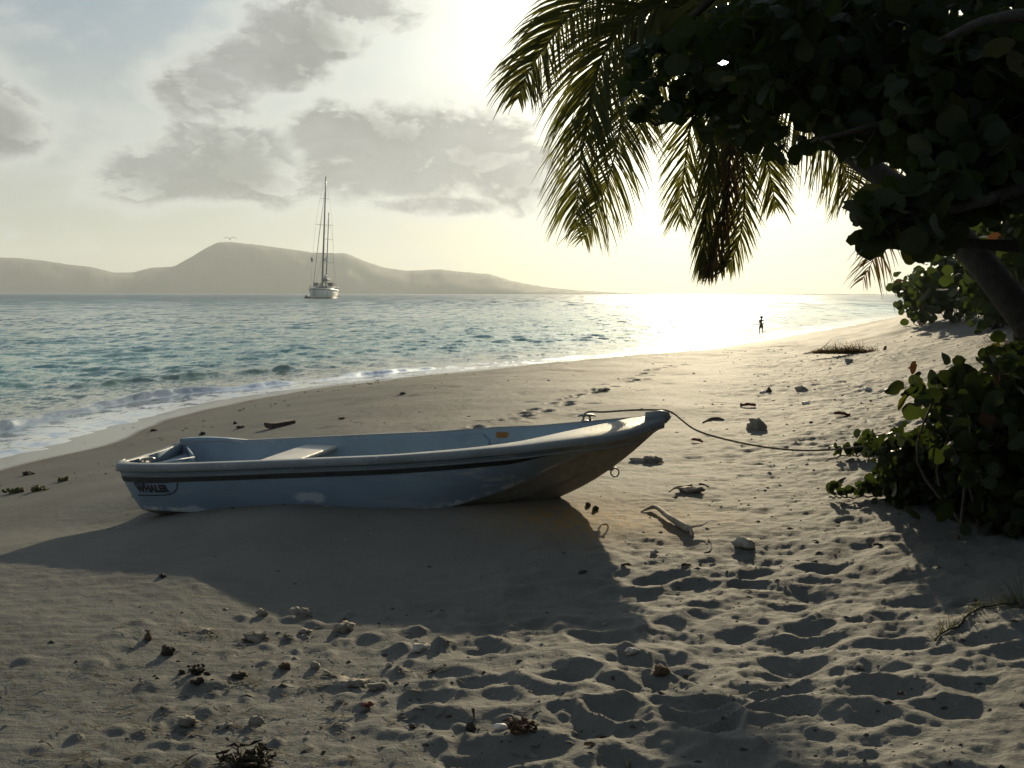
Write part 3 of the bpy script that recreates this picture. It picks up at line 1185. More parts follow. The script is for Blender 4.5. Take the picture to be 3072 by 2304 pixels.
    x0, x1 = 1.02, 1.30
    z = G(1.15) - 0.055
    prof = [(x0, z - 0.03), (x0, z - 0.006), (x0 + 0.012, z), (x1 - 0.012, z), (x1, z - 0.006), (x1, z - 0.03)]
    ys = np.linspace(-0.60, 0.60, 13)
    mb.add([(px_ + 0.05 * (y / 0.6) , y, pz + 0.002 * math.cos(y * 3)) for y in ys for px_, pz in prof],
           [(i * 6 + j, i * 6 + (j + 1) % 6, (i + 1) * 6 + (j + 1) % 6, (i + 1) * 6 + j) for i in range(12) for j in range(6)])
    mb.build('thwart', whitem, root)
    # stern corner locker with raised lip
    mb = MB()
    zt = G(0.3) - 0.035
    c0, c1, c2 = (0.07, 0.50, zt), (0.40, -0.06, zt + 0.002), (0.10, -0.50, zt - 0.01)
    mb.tube([c0, (0.22, 0.24, zt), c1], 0.010, 6)
    mb.tube([c1, (0.30, -0.28, zt), c2], 0.010, 6)
    mb.build('locker_lip', inner, root)
    mb = MB()
    lo = 0.15
    mb.add([c0, c1, c2, (c0[0] + .20, c0[1], lo), (c1[0], c1[1], lo), (c2[0] + .20, c2[1] + .06, lo),
            (c0[0], c0[1], zt - .05), (c1[0] - .02, c1[1], zt - .05), (c2[0], c2[1], zt - .05)],
           [(0, 3, 4, 1), (1, 4, 5, 2), (6, 7, 8)])
    mb.build('stern_locker', inner, root, smooth=False)
    # recess in the near stern corner, sunlight put into its white colour
    mb = MB()
    ring1, ring2 = [], []
    for k in range(13):
        a = math.pi / 2 * k / 12
        ring1.append((0.36 - 0.30 * math.cos(a), -0.14 - 0.41 * math.sin(a), G(0.1) + 0.004))
        ring2.append((0.39 - 0.28 * math.cos(a), -0.12 - 0.40 * math.sin(a), G(0.1) - 0.15))
    mb.add(ring1 + ring2, [(k, k + 1, k + 14, k + 13) for k in range(12)])
    mb.build('sunlit_recess', whitem, root)
    # stern cleat
    def cleat(loc, rot=0):
        mb_ = MB()
        mb_.tube([(-0.07, 0, 0.035), (-0.04, 0, 0.042), (0, 0, 0.040), (0.04, 0, 0.042), (0.07, 0, 0.035)], [0.005, 0.009, 0.011, 0.009, 0.005], 8)
        for q in (-0.022, 0.022):
            mb_.tube([(q * 1.3, 0, 0), (q, 0, 0.035)], [0.012, 0.008], 8)
        mb_.box((0, 0, 0.003), (0.09, 0.03, 0.006))
        o_ = mb_.build('cleat', metal, root, loc=loc)
        o_.rotation_euler = (0, 0, rot)
        return o_
    cleat((0.19, -0.40, G(0) - 0.03), 1.1)
    cleat((3.42, 0.20, G(3.42) + 0.002), 0.3)
    # raised panel on the far inner wall
    mb = MB()
    sp = np.linspace(1.42, 2.62, 26)
    top, botm = [], []
    for s in sp:
        yi = B(s) - railw(s)
        r_ = 0.09
        e = min((sp[-1] - s), r_) / r_
        cut = 0.05 * (1 - math.sqrt(max(0, 1 - (1 - e) ** 2)))
        top.append([(s, yi - 0.008, G(s) - 0.035 - cut), (s, yi - 0.038, G(s) - 0.042 - cut)])
        botm.append([(s, yi - 0.055, G(s) - 0.175), (s, yi - 0.025, G(s) - 0.175)])
    vs = [p for t_, b_ in zip(top, botm) for p in (t_[0], t_[1], b_[0], b_[1])]
    mb.add(vs, [(i * 4 + j, i * 4 + (j + 1) % 4, (i + 1) * 4 + (j + 1) % 4, (i + 1) * 4 + j) for i in range(25) for j in range(4)] + [(3, 2, 1, 0), (100, 101, 102, 103)])
    mb.build('side_panel', inner, root, smooth=False)
    mb = MB()
    mb.tube([(s, B(s) - railw(s) - 0.062, G(s) - 0.19) for s in np.linspace(1.3, 2.6, 12)], 0.006, 5)
    mb.build('panel_line', blackm, root)  # thin black line below the side panel
    # orange capacity plate
    om = simple_mat('plate_orange', (0.42, 0.20, 0.03), (0.34, 0.14, 0.03), 0.5, 90)
    mb = MB()
    s = 2.73
    yy = B(s) - railw(s) - 0.022
    mb.box((s, yy, G(s) - 0.055), (0.10, 0.004, 0.042))
    pl = mb.build('capacity_plate', om, root, smooth=False)
    mb = MB()
    for k in range(3):
        mb.box((s, yy - 0.003, G(s) - 0.068 + k * 0.013), (0.075 - 0.012 * (k % 2), 0.001, 0.004))
    mb.build('plate_print', simple_mat('plate_ink', (0.25, 0.10, 0.03)), pl, smooth=False)
    # moulded grab ridge beneath the plate
    mb = MB()
    mb.tube([(s + q, B(s + q) - railw(s + q) - 0.035, G(s) - 0.115 - 0.006 * math.cos(q * 25)) for q in np.linspace(-.06, .06, 7)], 0.006, 6)
    mb.build('moulded_ridge', inner, root)
    # bow locker / foredeck inside the bow
    mb = MB()
    sf = np.linspace(3.35, 3.93, 12)
    vs = []
    for s in sf:
        yi = max(B(s) - railw(s) - 0.004, 0.002)
        vs += [(s, -yi, G(s) - 0.05), (s, 0, G(s) - 0.045), (s, yi, G(s) - 0.05)]
    mb.add(vs, [(i * 3 + j, (i + 1) * 3 + j, (i + 1) * 3 + j + 1, i * 3 + j + 1) for i in range(11) for j in range(2)])
    y0 = B(3.35) - railw(3.35) - .004
    mb.add([(3.35, -y0, G(3.35) - .05), (3.35, y0, G(3.35) - .05), (3.35, y0 * .5, .42), (3.35, -y0 * .5, .42)], [(0, 1, 2, 3)])
    mb.build('bow_locker', inner, root, smooth=False)

    # black stripe along both sides, tapering forward
    for side in (-1, 1):
        mb = MB()
        vs = []
        ss = [s for s in S if s <= 3.26]
        for s in ss:
            g, cy_, cz = GO(s), CY(s), CZ(s)
            ytop = B(s) - 0.022
            w = 0.030 * (1 - 0.85 * float(sstep(s, 2.9, 3.24)))
            for zz in (g - 0.090 , g - 0.090 - w):
                t = (zz - cz) / (g - 0.055 - cz)
                y = cy_ + (ytop - cy_) * t + 0.018 * math.sin(math.pi * t) * (1 if s < 3.2 else 0.4)
                vs.append((rake(s, zz), side * (y + 0.0035), zz))
        mb.add(vs, [(i * 2, i * 2 + 1, i * 2 + 3, i * 2 + 2) for i in range(len(ss) - 1)])
        mb.build('stripe', blackm, root)

    # maker's lettering on the near side, below the stripe
    def side_pt(s, zrel):
        """zrel: metres below the rail line"""
        zz = G(s) - zrel
        cy_, cz = CY(s), CZ(s)
        t = (zz - cz) / (G(s) - 0.055 - cz)
        y = cy_ + (B(s) - 0.022 - cy_) * t + 0.018 * math.sin(math.pi * t)
        return (rake(s, zz), -(y + 0.0035), zz)
    def text_mesh(body, size, shear, s0, zrel):
        cu = bpy.data.curves.new('txt', 'FONT')
        cu.body = body
        cu.size = size
        cu.shear = shear
        cu.offset = size * 0.065
        cu.space_character = 1.02
        cu.resolution_u = 3
        ob = bpy.data.objects.new('txt', cu)
        COL.objects.link(ob)
        dg = bpy.context.evaluated_depsgraph_get()
        me_ = bpy.data.meshes.new_from_object(ob.evaluated_get(dg))
        bpy.data.objects.remove(ob)
        bpy.data.curves.remove(cu)
        out_v = [side_pt(s0 + v.co.x - 0.24 * 0.4, zrel - v.co.y) for v in me_.vertices]
        out_f = [tuple(p.vertices) for p in me_.polygons]
        bpy.data.meshes.remove(me_)
        return out_v, out_f
    mb = MB()
    mb.add(*text_mesh('WHALER', 0.066, 0.15, 0.23, 0.186))
    mb.add(*text_mesh('BOSTON', 0.026, 0.15, 0.23, 0.134))
    mb.build('lettering', blackm, root, smooth=False)
    mb = MB()
    def strip(pts, w):
        vs = []
        for i, (s, z) in enumerate(pts):
            a = Vector(pts[max(i - 1, 0)]); c = Vector(pts[min(i + 1, len(pts) - 1)])
            d = (c - a).normalized()
            nrm = Vector((-d.y, d.x)) * w[i] * 0.5
            vs += [side_pt(s + nrm.x, z + nrm.y), side_pt(s - nrm.x, z - nrm.y)]
        mb.add(vs, [(i * 2, i * 2 + 1, i * 2 + 3, i * 2 + 2) for i in range(len(pts) - 1)])
    strip([(0.25, 0.124), (0.34, 0.124), (0.46, 0.1235)], [0.006, 0.006, 0.003])
    arc = [(0.11, 0.212), (0.2, 0.212), (0.34, 0.210), (0.40, 0.204), (0.445, 0.190), (0.475, 0.172), (0.495, 0.150), (0.508, 0.124)]
    strip(arc, [0.007] * 7 + [0.012])
    mb.build('emblem_outline', blackm, root, smooth=False)
    # scuffs low on the side
    # eye ring under the bow
    mb = MB()
    s = 3.60
    c = Vector((s + 0.045, -0.01, K(s) - 0.012))
    mb.tube([c + Vector((0.030 * math.cos(a), 0, 0.030 * math.sin(a))) for a in np.linspace(0, 2 * math.pi, 15)], 0.006, 6, cap=False)
    mb.box((s + 0.01, 0, K(s) + 0.015), (0.05, 0.03, 0.03))
    mb.build('bow_eye', metal, root)
    # screw heads along the rail
    mb = MB()
    for k in range(26):
        s = 0.3 + k * 0.125
        mb.box((s, -(B(s) + 0.0125), GO(s) - 0.028), (0.009, 0.003, 0.009))
    tag(mb.build('rail_screw', metal, root, smooth=False), kind='stuff')

    # tow rope
    W = Matrix.Translation(root.location) @ Matrix.Rotation(ang, 4, 'Z') @ Matrix.Diagonal((*root.scale, 1))
    p0 = W @ Vector((3.42, 0.20, G(3.42) + 0.04))
    tip = W @ Vector((4.0, 0.01, G(4.0) + 0.022))
    rp = [p0 + Vector((-0.03, 0.03, 0.0)), p0 + Vector((0.02, -0.03, 0.035)), W @ Vector((3.55, 0.13, G(3.55) + 0.055)), W @ Vector((3.75, 0.08, G(3.75) + 0.045)), W @ Vector((3.93, 0.04, G(3.95) + 0.03)), tip + Vector((.05, 0, -.008))]
    for (x, y, Y) in ((694, 429, 7.42), (722, 438.5, 7.38), (764, 447, 7.3), (806, 450.5, 7.22), (850, 448, 7.12), (900, 440, 7.05), (940, 428, 7.0), (985, 410, 6.98)):
        rp.append(at(x, y, Y))
    pts = catmull([tuple(p) for p in rp], 10)
    # two-strand look: twisted pair
    mb = MB()
    tot = 0
    prev = Vector(pts[0])
    A, C_ = [], []
    dense = catmull(pts, 4)
    for p in dense:
        p = Vector(p)
        tot += (p - prev).length
        prev = p
        a = tot * 2 * math.pi / 0.035
        o_ = Vector((0.15, math.cos(a), math.sin(a))) * 0.0038
        A.append(p + o_)
        C_.append(p - o_)
    mb.tube(A, 0.0050, 5)
    mb.tube(C_, 0.0050, 5)
    rope = mb.build('rope', simple_mat('rope_fibre', (0.23, 0.20, 0.14), (0.12, 0.10, 0.07), 0.9, 60, 0.5, 200))
    tag(rope, 'old twisted tow rope running from the bow into the bushes', 'rope')
    return root


build_boat()

# ------------------------------------------------------------------ anchored ketch
def build_ketch():
    Y = 400.0
    base = at(323, 297.2, Y)
    k = Y / FOC                                   # metres per pixel of the 1024 frame
    root = empty('sailing_yacht', (base.x, base.y, 0), R(0))
    tag(root, 'large white two masted sailing yacht at anchor, seen from the bow', 'yacht')
    white = simple_mat('yacht_white', (0.72, 0.72, 0.70), (0.6, 0.6, 0.58), 0.3, 0.5)
    dark = simple_mat('yacht_dark', (0.03, 0.035, 0.04), None, 0.3, 0.5)
    alu = simple_mat('mast_alloy', (0.16, 0.17, 0.18), (0.11, 0.12, 0.12), 0.45, 0.5)
    blue = simple_mat('yacht_canvas', (0.08, 0.10, 0.13), None, 0.8, 1)
    # hull seen nearly head on, its side swinging away to the left; sections along the heading
    hd = R(-2.5)                                   # bow towards the camera, turned a little
    ax = Vector((math.sin(hd) * 1.0, -math.cos(hd), 0))
    sd = Vector((-ax.y, ax.x, 0))
    L, beam, free = 27.0, 4.7, 3.6
    secs = []
    NS = 18
    for i in range(NS):
        t = i / (NS - 1)                          # 0 stern, 1 bow
        w = beam * (0.72 + 0.28 * math.sin(min(t / 0.45, 1) * math.pi / 2)) * (1 - max(0, (t - 0.5) / 0.5) ** 2.2) + 0.12
        top = free * (0.92 + 0.22 * t ** 2)
        x = (t - 0.5) * L
        row = []
        for (yy, zz) in ((0, -0.6), (0.55, -0.3), (0.80, 0.4), (0.93, 1.6), (1.0, top), (0.98, top + 0.12), (0.0, top + 0.2)):
            row.append((x + (0.12 * L * (zz / top) * t ** 6 if zz > 0 else 0), yy * w, zz))
        secs.append([(a, -b_, c) for a, b_, c in row] + [(a, b_, c) for a, b_, c in reversed(row[1:-1])])
    n = len(secs[0])
    mb = MB()
    P = lambda x, y, z: ax * x + sd * y + Vector((0, 0, z))
    mb.add([P(*p) for s in secs for p in s], [(i * n + j, i * n + (j + 1) % n, (i + 1) * n + (j + 1) % n, (i + 1) * n + j) for i in range(NS - 1) for j in range(n)]
           + [tuple(range(n)), tuple(range((NS - 1) * n, NS * n))])
    mb.build('hull', white, root)
    # boot stripe
    mb = MB()
    mb.add([P(*(p[0], p[1] * 1.01, max(p[2], -.2) if p[2] < 0.3 else 0.45)) for s in secs for p in (s[2], s[-2])], [(i * 2, i * 2 + 2, i * 2 + 3, i * 2 + 1) for i in range(NS - 1)][:0] + [(2 * i, 2 * i + 2, 2 * i + 3, 2 * i + 1) for i in range(0)])
    for sgn in (-1, 1):
        vs = []
        for s in secs:
            q = s[2]
            r_ = s[3]
            vs += [P(q[0], sgn * abs(q[1]) * 1.015, 0.02), P(q[0], sgn * abs(q[1]) * 1.03, 0.5)]
        mb.add(vs, [(i * 2, i * 2 + 2, i * 2 + 3, i * 2 + 1) for i in range(NS - 1)])
    mb.build('boot_stripe', dark, root)
    # stripe beneath the deck edge
    mb = MB()
    for sgn in (-1, 1):
        vs = []
        for s in secs:
            q = s[4]
            vs += [P(q[0], sgn * (abs(q[1]) * 1.01 + .02), q[2] - 0.55), P(q[0], sgn * (abs(q[1]) * 1.01 + .03), q[2] - 0.25)]
        mb.add(vs, [(i * 2, i * 2 + 2, i * 2 + 3, i * 2 + 1) for i in range(NS - 1)])
    mb.build('sheer_stripe', blue, root)
    rot = Matrix.Rotation(math.atan2(ax.y, ax.x), 3, 'Z')
    # deckhouse with window band, bimini
    mb = MB()
    vs = []
    for (x, w, z) in ((-7.5, 3.1, free), (-7.3, 2.8, free + 1.5), (3.6, 3.0, free), (1.6, 2.5, free + 1.5)):
        vs += [P(x, -w, z), P(x, w, z)]
    mb.add(vs, [(0, 1, 3, 2), (4, 6, 7, 5), (0, 2, 6, 4), (1, 5, 7, 3), (2, 3, 7, 6)])
    dh = mb.build('deckhouse', white, root, smooth=False)
    for q in (-1.9, -0.65, 0.65, 1.9):
        m2 = MB()
        m2.add([P(3.35, q - .5, free + .35), P(3.35, q + .5, free + .35), P(2.12, q + .42, free + 1.25), P(2.12, q - .42, free + 1.25)], [(0, 1, 2, 3)])
        m2.build('window', dark, dh, smooth=False)
    mb = MB()
    for sgn in (-1, 1):
        mb.box(P(-3.0, sgn * 2.9, free + 1.9), (6.0, 2.0, 1.5), rot)
    mb.box(P(-8, 0, free + 2.6), (3.4, 5.2, 0.25), rot)
    mb.build('canvas_cover', blue, root, smooth=False)

    def mast(name, t0, ptop, pbase, zb, r0, r1, spreaders, boomlen):
        b0 = at(*pbase, Y) - base
        b1 = at(*ptop, Y) - base
        b0 = Vector((at(*pbase, Y + t0).x - base.x, t0, zb)); b1 = Vector((at(*ptop, Y + t0).x - base.x, t0, at(*ptop, Y + t0).z))
        m_ = MB()
        m_.tube([b0.lerp(b1, q / 8) for q in range(9)], [r0 + (r1 - r0) * q / 8 for q in range(9)], 8)
        o_ = m_.build(name, alu, root)
        m3 = MB()
        m3.tube([b1 - Vector((0, 0, .3)), b1 + Vector((0, 0, .9))], [0.26, 0.1], 6)
        m3.build('masthead', dark, o_)
        ends = []
        for (pz, wl, wr) in spreaders:
            z_ = at(323, pz, Y).z
            q = (z_ - b0.z) / (b1.z - b0.z)
            c_ = b0.lerp(b1, q)
            s_ = MB()
            l_, r_ = c_ + Vector((-wl * k, 0.6, 0.35)), c_ + Vector((wr * k, -0.4, -.15))
            s_.tube([l_, c_, r_], 0.075, 5)
            s_.build('spreader', alu, o_)
            ends.append((l_, r_))
        for side in (0, 1):
            s_ = MB()
            chain = [Vector((b0.x + (-1 if side == 0 else 1) * 4.6, t0, free + .1))] + [e[side] for e in sorted(ends, key=lambda e: e[0].z)] + [b1]
            for a_, c_ in zip(chain[:-1], chain[1:]):
                s_.tube([a_, c_], 0.028, 4)
            s_.build('shroud', alu, o_)
        return o_, b0, b1
    # positions read off the photograph (1024 wide)
    mm, m0, m1 = mast('main_mast', -3.2, (325.9, 178), (322.0, 283), free, 0.42, 0.22, [(199.5, 5.4, 4.2), (225.6, 8.6, 8.3), (254, 10.5, 10.2)], 9)
    mz, z0, z1 = mast('mizzen_mast', 7.5, (328.8, 214.5), (325.6, 283), free, 0.26, 0.16, [(238.5, 4.2, 5.2), (262, 6.0, 7.5)], 6)
    fm = MB()
    bowp = P(L / 2 + 2.5, 0, free + .9)
    fm.tube([m1 - Vector((0, 0, 2)), m1.lerp(bowp, .5), bowp], [0.04, 0.16, 0.10], 6)
    fm.build('furled_jib', simple_mat('sail_white', (0.6, 0.6, 0.57), None, 0.8, 1), root)
    bm_ = MB()
    bm_.tube([m0 + Vector((0.5, 0.5, 3.6)), m0 + Vector((1.0, 9.5, 4.0))], [0.8, 0.6], 8)
    bm_.build('boom', blue, root)
    # radar dome and white boom cover on the mizzen
    rd = MB()
    for zc, r_ in ((at(324, 276, Y).z, 0.95),):
        rd.tube([Vector((z0.x - .1, 7.0, zc - .7)), Vector((z0.x - .1, 7.0, zc - .35)), Vector((z0.x - .1, 7.0, zc + .35)), Vector((z0.x - .1, 7.0, zc + .7))], [r_ * .6, r_, r_, r_ * .6], 10)
    rd.build('radar_dome', white, root)
    rd = MB()
    rd.tube([Vector((z0.x + .1, 7.2, at(324, 259, Y).z - .6)), Vector((z0.x + .1, 7.2, at(324, 259, Y).z + .6))], [0.6, 0.5], 8)
    rd.build('radar_scanner', white, root)
    # pulpit and guard wires
    pw = MB()
    for sgn in (-1, 1):
        line = []
        for i in range(0, NS, 2):
            q = secs[i][4]
            a_ = P(q[0], sgn * abs(q[1]) * .97, q[2])
            c_ = a_ + Vector((0, 0, 1.1))
            pw.tube([a_, c_], 0.04, 4)
            line.append(c_)
        pw.tube(line, 0.035, 4)
    pw.build('guard_rail', alu, root)
    # anchor chain
    an = MB()
    an.tube([P(L / 2 + 1.2, .3, free - .3), P(L / 2 + 5, .5, .6), P(L / 2 + 8, .5, -.4)], 0.07, 4)
    an.build('anchor_chain', dark, root)
    # small tender tied at the stern, left of the hull
    td = MB()
    c = at(309.5, 297.4, Y + 4)
    tr = empty('inflatable_tender', (c.x, c.y, 0), R(60))
    tag(tr, 'small dark inflatable tender lying beside the sailing yacht', 'dinghy')
    td.tube(catmull([(-1.6, -.9, .35), (0, -1.0, .35), (1.2, -.8, .45), (2.1, 0, .7), (1.2, .8, .45), (0, 1.0, .35), (-1.6, .9, .35)], 4), 0.38, 8)
    td.build('tube', dark, tr)
    td = MB(); td.box((-.1, 0, .25), (3.0, 1.4, .1)); td.box((-1.5, 0, .5), (.12, 1.5, .6)); td.build('floor', blue, tr, smooth=False)
    td = MB(); td.box((-1.85, 0, 1.0), (.45, .4, .75)); td.tube([(-1.85, 0, .7), (-1.85, 0, 0)], .1, 6); td.build('outboard_motor', dark, tr)
    # burgee flag seen against the hill
    fl = MB()
    c = at(311.8, 258.5, Y - 3) - base
    fl.add([c + Vector(q) for q in ((-.3, 0, .9), (.35, .1, .5), (.4, -.1, -.9), (-.2, 0, -.6))], [(0, 1, 2, 3)])
    fl.tube([c + Vector((-.3, 0, 1.2)), c + Vector((-.25, 0, -1.2))], 0.05, 4)
    fl.build('flag', dark, root)


build_ketch()


# ------------------------------------------------------------------ bird and child
def build_bird():
    Y = 120
    c = at(230, 239, Y)
    root = empty('seabird', tuple(c))
    tag(root, 'small dark seabird gliding above the flat topped hill', 'bird')
    m = simple_mat('feather', (0.10, 0.10, 0.10), (0.06, 0.06, 0.06), 0.8, 10)
    b_ = MB()
    b_.tube([(-.03, .26, 0), (-.02, .15, .02), (0, 0, 0), (0, -.12, 0), (0, -.2, .01), (0, -.25, 0)], [0.01, .05, .075, .06, .035, .01], 8)
    b_.build('body', m, root)
    for s in (-1, 1):
        w = MB()
        pts = [(0, 0, 0.02, .12), (s * .22, .02, .18, .12), (s * .42, .03, .2, .1), (s * .62, .09, .14, .06), (s * .78, .16, .08, .01)]
        vs = []
        for x, y, z, c_ in pts:
            vs += [(x, y - c_ / 2, z), (x, y + c_ / 2, z - .02), (x, y, z + .018)]
        w.add(vs, [(i * 3 + j, i * 3 + (j + 1) % 3, (i + 1) * 3 + (j + 1) % 3, (i + 1) * 3 + j) for i in range(4) for j in range(3)])
        w.build('wing', m, root)


build_bird()


def skin_figure(name, joints, edges, radii, m, parent, sub=2):
    me = bpy.data.meshes.new(name)
    me.from_pydata([tuple(j) for j in joints], edges, [])
    o = bpy.data.objects.new(name, me)
    COL.objects.link(o)
    o.modifiers.new('skin', 'SKIN')
    sm = o.modifiers.new('sub', 'SUBSURF')
    sm.levels = sm.render_levels = sub
    me.skin_vertices or None
    for i, r in enumerate(radii):
        me.skin_vertices[0].data[i].radius = (r, r) if not isinstance(r, tuple) else r
    me.skin_vertices[0].data[0].use_root = True
    dg = bpy.context.evaluated_depsgraph_get()
    dg.update()
    nm = bpy.data.meshes.new_from_object(o.evaluated_get(dg))
    bpy.data.objects.remove(o)
    nm.name = name
    nm.materials.clear()
    nm.materials.append(m)
    nm.polygons.foreach_set('use_smooth', [True] * len(nm.polygons))
    no = bpy.data.objects.new(name, nm)
    COL.objects.link(no)
    no.parent = parent
    return no


def build_child():
    # walking along the edge of the water, seen from behind and a little to the side
    d = ray(761, 335.5)
    Y = (0.02 - CAM.z) / d.z
    p = CAM + d * Y
    h = 18.0 * Y / 1000
    root = empty('person', (p.x, p.y, 0.08), R(100))
    root.scale = (h, h, h)
    tag(root, 'small child wading along the glittering edge of the water', 'person')
    skin = simple_mat('skin', (0.16, 0.09, 0.055), (0.13, 0.07, 0.045), 0.6, 4)
    # x forward, unit height
    J = [(0, 0, .50), (0.01, 0, .60), (0.03, 0, .70), (0.02, 0, .80), (0.0, 0, .845), (.02, 0, .92), (.03, 0, .985),   # 0-6 spine, neck, head
         (0.0, .055, .47), (.09, .06, .27), (.01, .065, .05), (.09, .065, .015),      # left leg
         (0.0, -.055, .47), (-.02, -.06, .26), (-.13, -.06, .07), (-.08, -.065, .02),  # right leg
         (0.0, .11, .79), (-.07, .15, .64), (.02, .17, .52), (.06, .165, .46),
         (0.0, -.11, .79), (-.02, -.16, .65), (.11, -.14, .56), (.16, -.12, .54)]
    E = [(0, 1), (1, 2), (2, 3), (3, 4), (4, 5), (5, 6), (0, 7), (7, 8), (8, 9), (9, 10), (0, 11), (11, 12), (12, 13), (13, 14),
         (3, 15), (15, 16), (16, 17), (17, 18), (3, 19), (19, 20), (20, 21), (21, 22)]
    Rr = [.075, .07, .08, .06, .03, .075, .05, .055, .036, .022, .018, .055, .036, .022, .018, .032, .024, .018, .016, .032, .024, .018, .016]
    skin_figure('body', J, E, Rr, skin, root)
    sh = MB()
    sh.tube([(0, 0, .56), (0, 0, .50), (0.01, 0, .44)], [.085, .098, .10], 12, cap=False)
    for s, x in ((1, .045), (-1, -.01)):
        sh.tube([(0.0, s * .05, .47), (x, s * .057, .36)], [.062, .058], 10, cap=False)
    sh.build('shorts', simple_mat('shorts', (0.05, 0.06, 0.10), None, 0.8, 5), root)
    hr = MB()
    pts = []
    hr.tube([(-.005, 0, .885), (-.01, 0, .93), (.01, 0, .98), (.02, 0, 1.01)], [.05, .083, .07, .02], 12)
    hr.build('hair', simple_mat('hair', (0.02, 0.015, 0.012), None, 0.8, 5), root)


build_child()

# ------------------------------------------------------------------ vegetation
M['palm_leaf'] = leaf_mat('palm_leaflet', (0.045, 0.060, 0.018), (0.070, 0.070, 0.020), (0.24, 0.24, 0.045), 0.36, 0.45, 1.5)
M['palm_dry'] = leaf_mat('palm_leaflet_dry', (0.11, 0.075, 0.035), (0.07, 0.05, 0.025), (0.20, 0.12, 0.03), 0.30, 0.6, 1.5)
M['grape'] = leaf_mat('grape_leaf', (0.016, 0.027, 0.009), (0.030, 0.036, 0.012), (0.075, 0.11, 0.018), 0.30, 0.5, 2.0)
M['grape_yellow'] = leaf_mat('grape_leaf_yellow', (0.05, 0.055, 0.012), (0.07, 0.055, 0.012), (0.16, 0.16, 0.02), 0.4, 0.45, 2.0)
M['grape_red'] = leaf_mat('grape_leaf_rusty', (0.06, 0.03, 0.012), (0.05, 0.022, 0.01), (0.12, 0.05, 0.015), 0.35, 0.5, 2.0)
M['bark'] = simple_mat('bark', (0.045, 0.038, 0.030), (0.025, 0.021, 0.017), 0.9, 12, 0.8, 35)
M['palm_bark'] = simple_mat('palm_bark', (0.045, 0.037, 0.029), (0.025, 0.021, 0.017), 0.9, 14, 0.8, 45)
M['twig'] = simple_mat('twig', (0.09, 0.07, 0.05), (0.05, 0.04, 0.03), 0.85, 20)
M['grass'] = leaf_mat('grass_blade', (0.07, 0.09, 0.03), (0.12, 0.11, 0.05), (0.12, 0.13, 0.03), 0.3, 0.5, 6.0)
M['dry_grass'] = leaf_mat('dry_grass_blade', (0.20, 0.15, 0.07), (0.13, 0.10, 0.05), (0.25, 0.18, 0.06), 0.3, 0.6, 6.0)


def frond(palm, pts, dep, n=90, length=0.52, side=(1, 1), mat='palm_leaf', droop=0.55, r0=0.022, seed=0, name='frond', spread=0.75, face=0.75):
    """pts: (px, py[, depth]) along the midrib, crown first"""
    rnd = random.Random(seed)
    P = []
    for i, p in enumerate(pts):
        Y = p[2] if len(p) > 2 else dep
        P.append(tuple(at(p[0], p[1], Y)))
    C_ = [Vector(p) for p in catmull(P, 10)]
    cum = [0]
    for a, c in zip(C_[:-1], C_[1:]):
        cum.append(cum[-1] + (c - a).length)
    L = cum[-1]
    rib = MB()
    rib.tube(C_, [r0 * (1 - 0.85 * q / L) for q in cum], 6)
    o = rib.build(name, M['palm_bark'] if mat == 'palm_dry' else M['palm_leaf'], palm)
    V, F = [], []
    def sample(d):
        i = min(max(int(np.searchsorted(cum, d)) - 1, 0), len(C_) - 2)
        t = (d - cum[i]) / max(cum[i + 1] - cum[i], 1e-6)
        return C_[i].lerp(C_[i + 1], t), (C_[i + 1] - C_[i]).normalized()
    down = Vector((0, 0, -1))
    n = int(n * 1.25)
    for k in range(n):
        q = 0.10 + 0.90 * (k + rnd.random() * 0.5) / n
        p, t = sample(q * L)
        base_len = length * (0.55 + 0.65 * math.sin(math.pi * min(q * 1.02, 1) ** 0.8) ** 0.7) * (0.55 if q > 0.94 else 1)
        sv = t.cross(down)
        if sv.length < 0.25:
            sv = sv + t.cross(Vector((0.3, 1, 0))) * 0.6
        sv.normalize()
        fv = t.cross(Vector((0.15, 1.0, 0.1)))
        if fv.length > 0.2:
            fv.normalize()
            if fv.dot(sv) < 0: sv = -sv
            sv = (sv * (1 - face) + fv * face).normalized()
        up = sv.cross(t).normalized()
        for s_, sc_ in ((1, side[0]), (-1, side[1])):
            if sc_ <= 0 or rnd.random() < 0.12:
                continue
            ll = base_len * sc_ * rnd.uniform(0.85, 1.15) * 1.25
            d0 = (sv * s_ * spread + t * (0.55 + 0.3 * q) + up * rnd.uniform(-0.1, 0.15)).normalized()
            d0 = (d0 + Vector((rnd.gauss(0, .11), rnd.gauss(0, .11), rnd.gauss(0, .08)))).normalized()
            w = 0.0100 * rnd.uniform(0.7, 1.2)
            pos = p.copy()
            dd = d0.copy()
            tw = rnd.gauss(0, 0.35) if rnd.random() < .8 else rnd.uniform(0, 3)
            seg = 5
            o_i = len(V)
            for i in range(seg + 1):
                f = i / seg
                ww = w * (1 - f ** 2.2) * (0.6 + 0.4 * min(1, f * 6)) + 0.0008
                wd = dd.cross(Vector((math.sin(tw), math.cos(tw) * 0.9, 0.35))).normalized()
                V.append(tuple(pos - wd * ww)); V.append(tuple(pos + wd * ww))
                dd = (dd + down * droop * (0.10 + 0.34 * f)).normalized()
                pos = pos + dd * ll / seg
            for i in range(seg):
                a = o_i + i * 2
                F.append((a, a + 1, a + 3, a + 2))
    me = bpy.data.meshes.new('leaflet')
    me.from_pydata(V, [], F)
    c = link('leaflet', me, M[mat], o)
    tag(c, kind='stuff')
    return o


